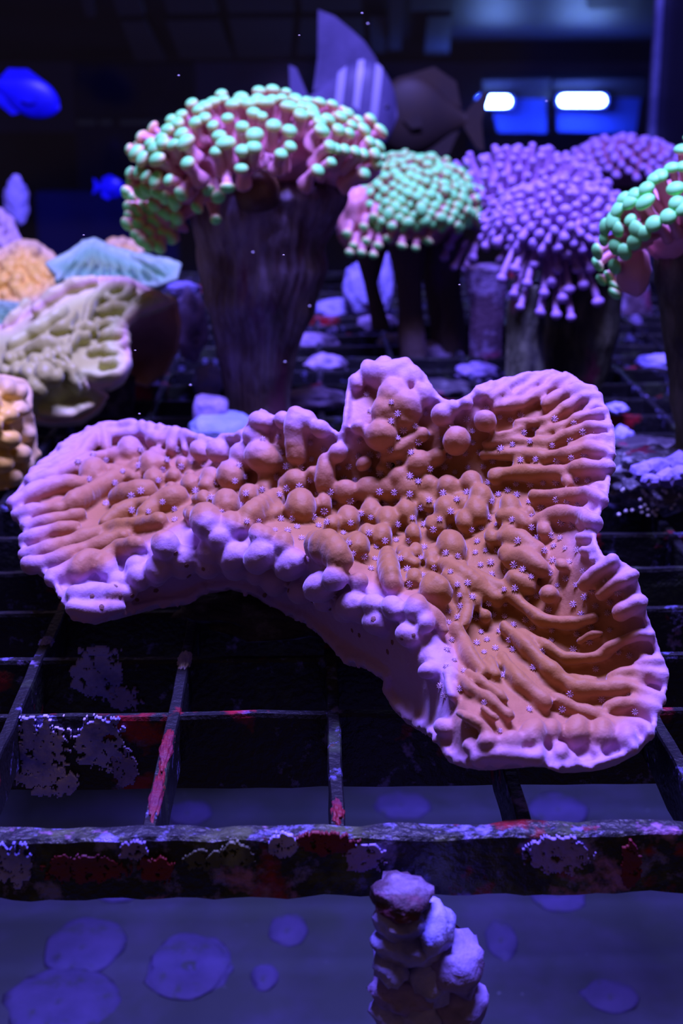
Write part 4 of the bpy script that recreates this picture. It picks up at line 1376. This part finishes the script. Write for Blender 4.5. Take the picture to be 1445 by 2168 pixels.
for i, (nm, lb, px, py, Y, rx, rz, mt) in enumerate(LUMPS):
    c = PY(px, py, Y)
    k = mpp(c)
    root = (c.x, Y, c.z - rz * k)
    v, f = lump(c, (rx * k, max(rx * k * 0.7, 0.003), rz * k), 4, 0.22, 1.9, 100 + i)
    tag(mesh_obj(nm, v, f, M[mt], origin=root), lb, 'plug' if nm == 'frag_plug' else 'stone', 'stones and plugs on the rack')

# ================================================================== fish
def fish(label, px, py, Y, Lpx, Hpx, body_mat, fin_mat, face=1, pitch=0.0, tall=1.0, bands=None):
    c = PY(px, py, Y)
    k = mpp(c)
    L, Hh = Lpx * k, Hpx * k
    root = thing('fish', label, 'fish', c, 'fish swimming behind the corals')
    rot = Matrix.Rotation(pitch, 3, 'Y')

    def W(x, y, z):
        return c + rot @ Vector((x * face, y, z))
    vs, fs = [], []
    n, seg = 22, 20
    prof = lambda t: (math.sin(math.pi * t ** 0.8) ** 0.75) * (1 - 0.72 * t ** 4) * (1 if t < 0.97 else 1) + 0.02
    for i in range(n + 1):
        t = i / n
        h = prof(t) * Hh / 2 + (0.10 * Hh * max(0, t - 0.75) * 2)
        w = h * 0.36
        for s in range(seg):
            a = 2 * math.pi * s / seg
            vs.append(W((0.5 - t) * L, w * math.cos(a), h * math.sin(a)))
    for i in range(n):
        for s in range(seg):
            s2 = (s + 1) % seg
            fs.append([i * seg + s, i * seg + s2, (i + 1) * seg + s2, (i + 1) * seg + s])
    fs += [list(range(seg)), [n * seg + s for s in reversed(range(seg))]]
    body = mesh_obj('body', vs, fs, body_mat, root)

    def fin(name, pts, t=0.0012):
        m = len(pts)
        v = [W(x * L, -t / 2, z * Hh) for x, z in pts] + [W(x * L, t / 2, z * Hh) for x, z in pts]
        f = [list(range(m)), [m + i for i in reversed(range(m))]] + [[i, (i + 1) % m, (i + 1) % m + m, i + m] for i in range(m)]
        return mesh_obj(name, v, f, fin_mat, root, smooth=False)
    fin('tail_fin', [(-0.47, 0.10), (-0.62, 0.34), (-0.70, 0.36), (-0.64, 0.0), (-0.70, -0.36), (-0.62, -0.34), (-0.47, -0.10)])
    if tall > 1.2:
        fin('dorsal_fin', [(0.28, .36), (0.2, .52), (0.06, .66), (-0.1, .76), (-0.28, .86), (-0.46, .90), (-0.44, .72), (-0.41, .45), (-0.42, .14), (-.1, .3)])
    else:
        fin('dorsal_fin', [(0.28, 0.36), (0.15, 0.50 * tall), (-0.1, 0.62 * tall), (-0.34, 0.46 * tall), (-0.42, 0.14), (-0.1, 0.30)])
    fin('anal_fin', [(0.05, -0.40), (-0.1, -0.58 * tall), (-0.34, -0.44 * tall), (-0.42, -0.14), (-0.1, -0.3)])
    for s in (-1, 1):
        vv, ff = lump(W(0.36 * L, s * 0.095 * Hh, 0.08 * Hh), (0.035 * Hh,) * 3, 2, 0, 1, 0)
        mesh_obj('eye', vv, ff, M['eye'], root)
        p = [(0.18, -0.06), (0.02, 0.06), (-0.02, -0.12), (0.08, -0.16)]
        v = [W(x * L, s * (0.185 * Hh + (0.18 - x) * 0.1 * Hh), z * Hh) for x, z in p]
        v += [q + Vector((0, s * 0.0008, 0)) for q in v]
        mesh_obj('pectoral_fin', v, [[0, 1, 2, 3], [7, 6, 5, 4]] + [[i, (i + 1) % 4, (i + 1) % 4 + 4, i + 4] for i in range(4)], fin_mat, root, smooth=False)
    if bands:
        for t0, t1 in bands:
            v, f = [], []
            for i in range(5):
                t = t0 + (t1 - t0) * i / 4
                h = prof(t) * Hh / 2 * 1.015 + (0.10 * Hh * max(0, t - 0.75) * 2)
                for s in range(seg):
                    a = 2 * math.pi * s / seg
                    v.append(W((0.5 - t) * L, h * 0.372 * math.cos(a), h * math.sin(a)))
            for i in range(4):
                for s in range(seg):
                    s2 = (s + 1) % seg
                    f.append([i * seg + s, i * seg + s2, (i + 1) * seg + s2, (i + 1) * seg + s])
            mesh_obj('pale_band', v, f, M['band'], body if False else root)
    return root


M['eye'] = mott('fish_eye', (0.005, 0.005, 0.01), rough=0.15)
M['band'] = mott('fish_band', (0.34, 0.34, 0.50), rough=0.5)
M['fish_blue'] = mott('fish_blue', (0.01, 0.008, 0.75), [((0.005, 0.004, 0.45), 60, 0.55, 0.1)], rough=0.4)
M['fish_dark'] = mott('fish_dark', (0.022, 0.015, 0.012), [((0.035, 0.022, 0.010), 40, 0.55, 0.1)], rough=0.6)
M['fish_grey'] = mott('fish_grey', (0.10, 0.09, 0.20), [((0.05, 0.045, 0.11), 40, 0.55, 0.1)], rough=0.5)
fish('deep blue oval fish gliding past the rear glass', 55, 202, 0.62, 150, 84, M['fish_blue'], M['fish_blue'], face=1, pitch=0.38)
fish('tiny blue fish beside the green-tipped coral', 236, 398, 0.66, 56, 44, M['fish_blue'], M['fish_blue'], face=1, pitch=0.1)
fish('tall grey fish with pale upright bands behind the green-tipped coral', 742, 235, 0.52, 200, 215, M['fish_grey'], M['fish_grey'], face=1, pitch=0.12, tall=1.7,
     bands=[(0.22, 0.30), (0.42, 0.49), (0.60, 0.68)])
fish('large dark brown fish in shade beside the banded fish', 888, 246, 0.56, 205, 165, M['fish_dark'], M['fish_dark'], face=-1, pitch=0.08)

# drifting specks in the water, far too fine to count
vs, fs = [], []
for (px, py) in [(766, 28), (778, 50), (378, 160), (177, 498), (1015, 464), (972, 603), (655, 648), (603, 766), (403, 815), (295, 876), (935, 902), (535, 534), (1156, 214), (600, 540), (286, 742), (633, 75)]:
    p = PY(px, py, random.uniform(0.16, 0.3))
    if (p - CO).length < 0.05:
        continue
    k = mpp(p)
    v, f = lump(p, (3.0 * k, 2 * k, 1.6 * k), 1, 0.2, 1, 1)
    o_ = len(vs)
    vs += v
    fs += [[i + o_ for i in q] for q in f]
o = mesh_obj('water_specks', vs, fs, mott('speck_white', (0.8, 0.8, 0.85)), origin=vs[0])
tag(o, 'fine white specks drifting in the tank water', 'specks', kind='stuff')

for o in ROOTS:
    del o['_o']
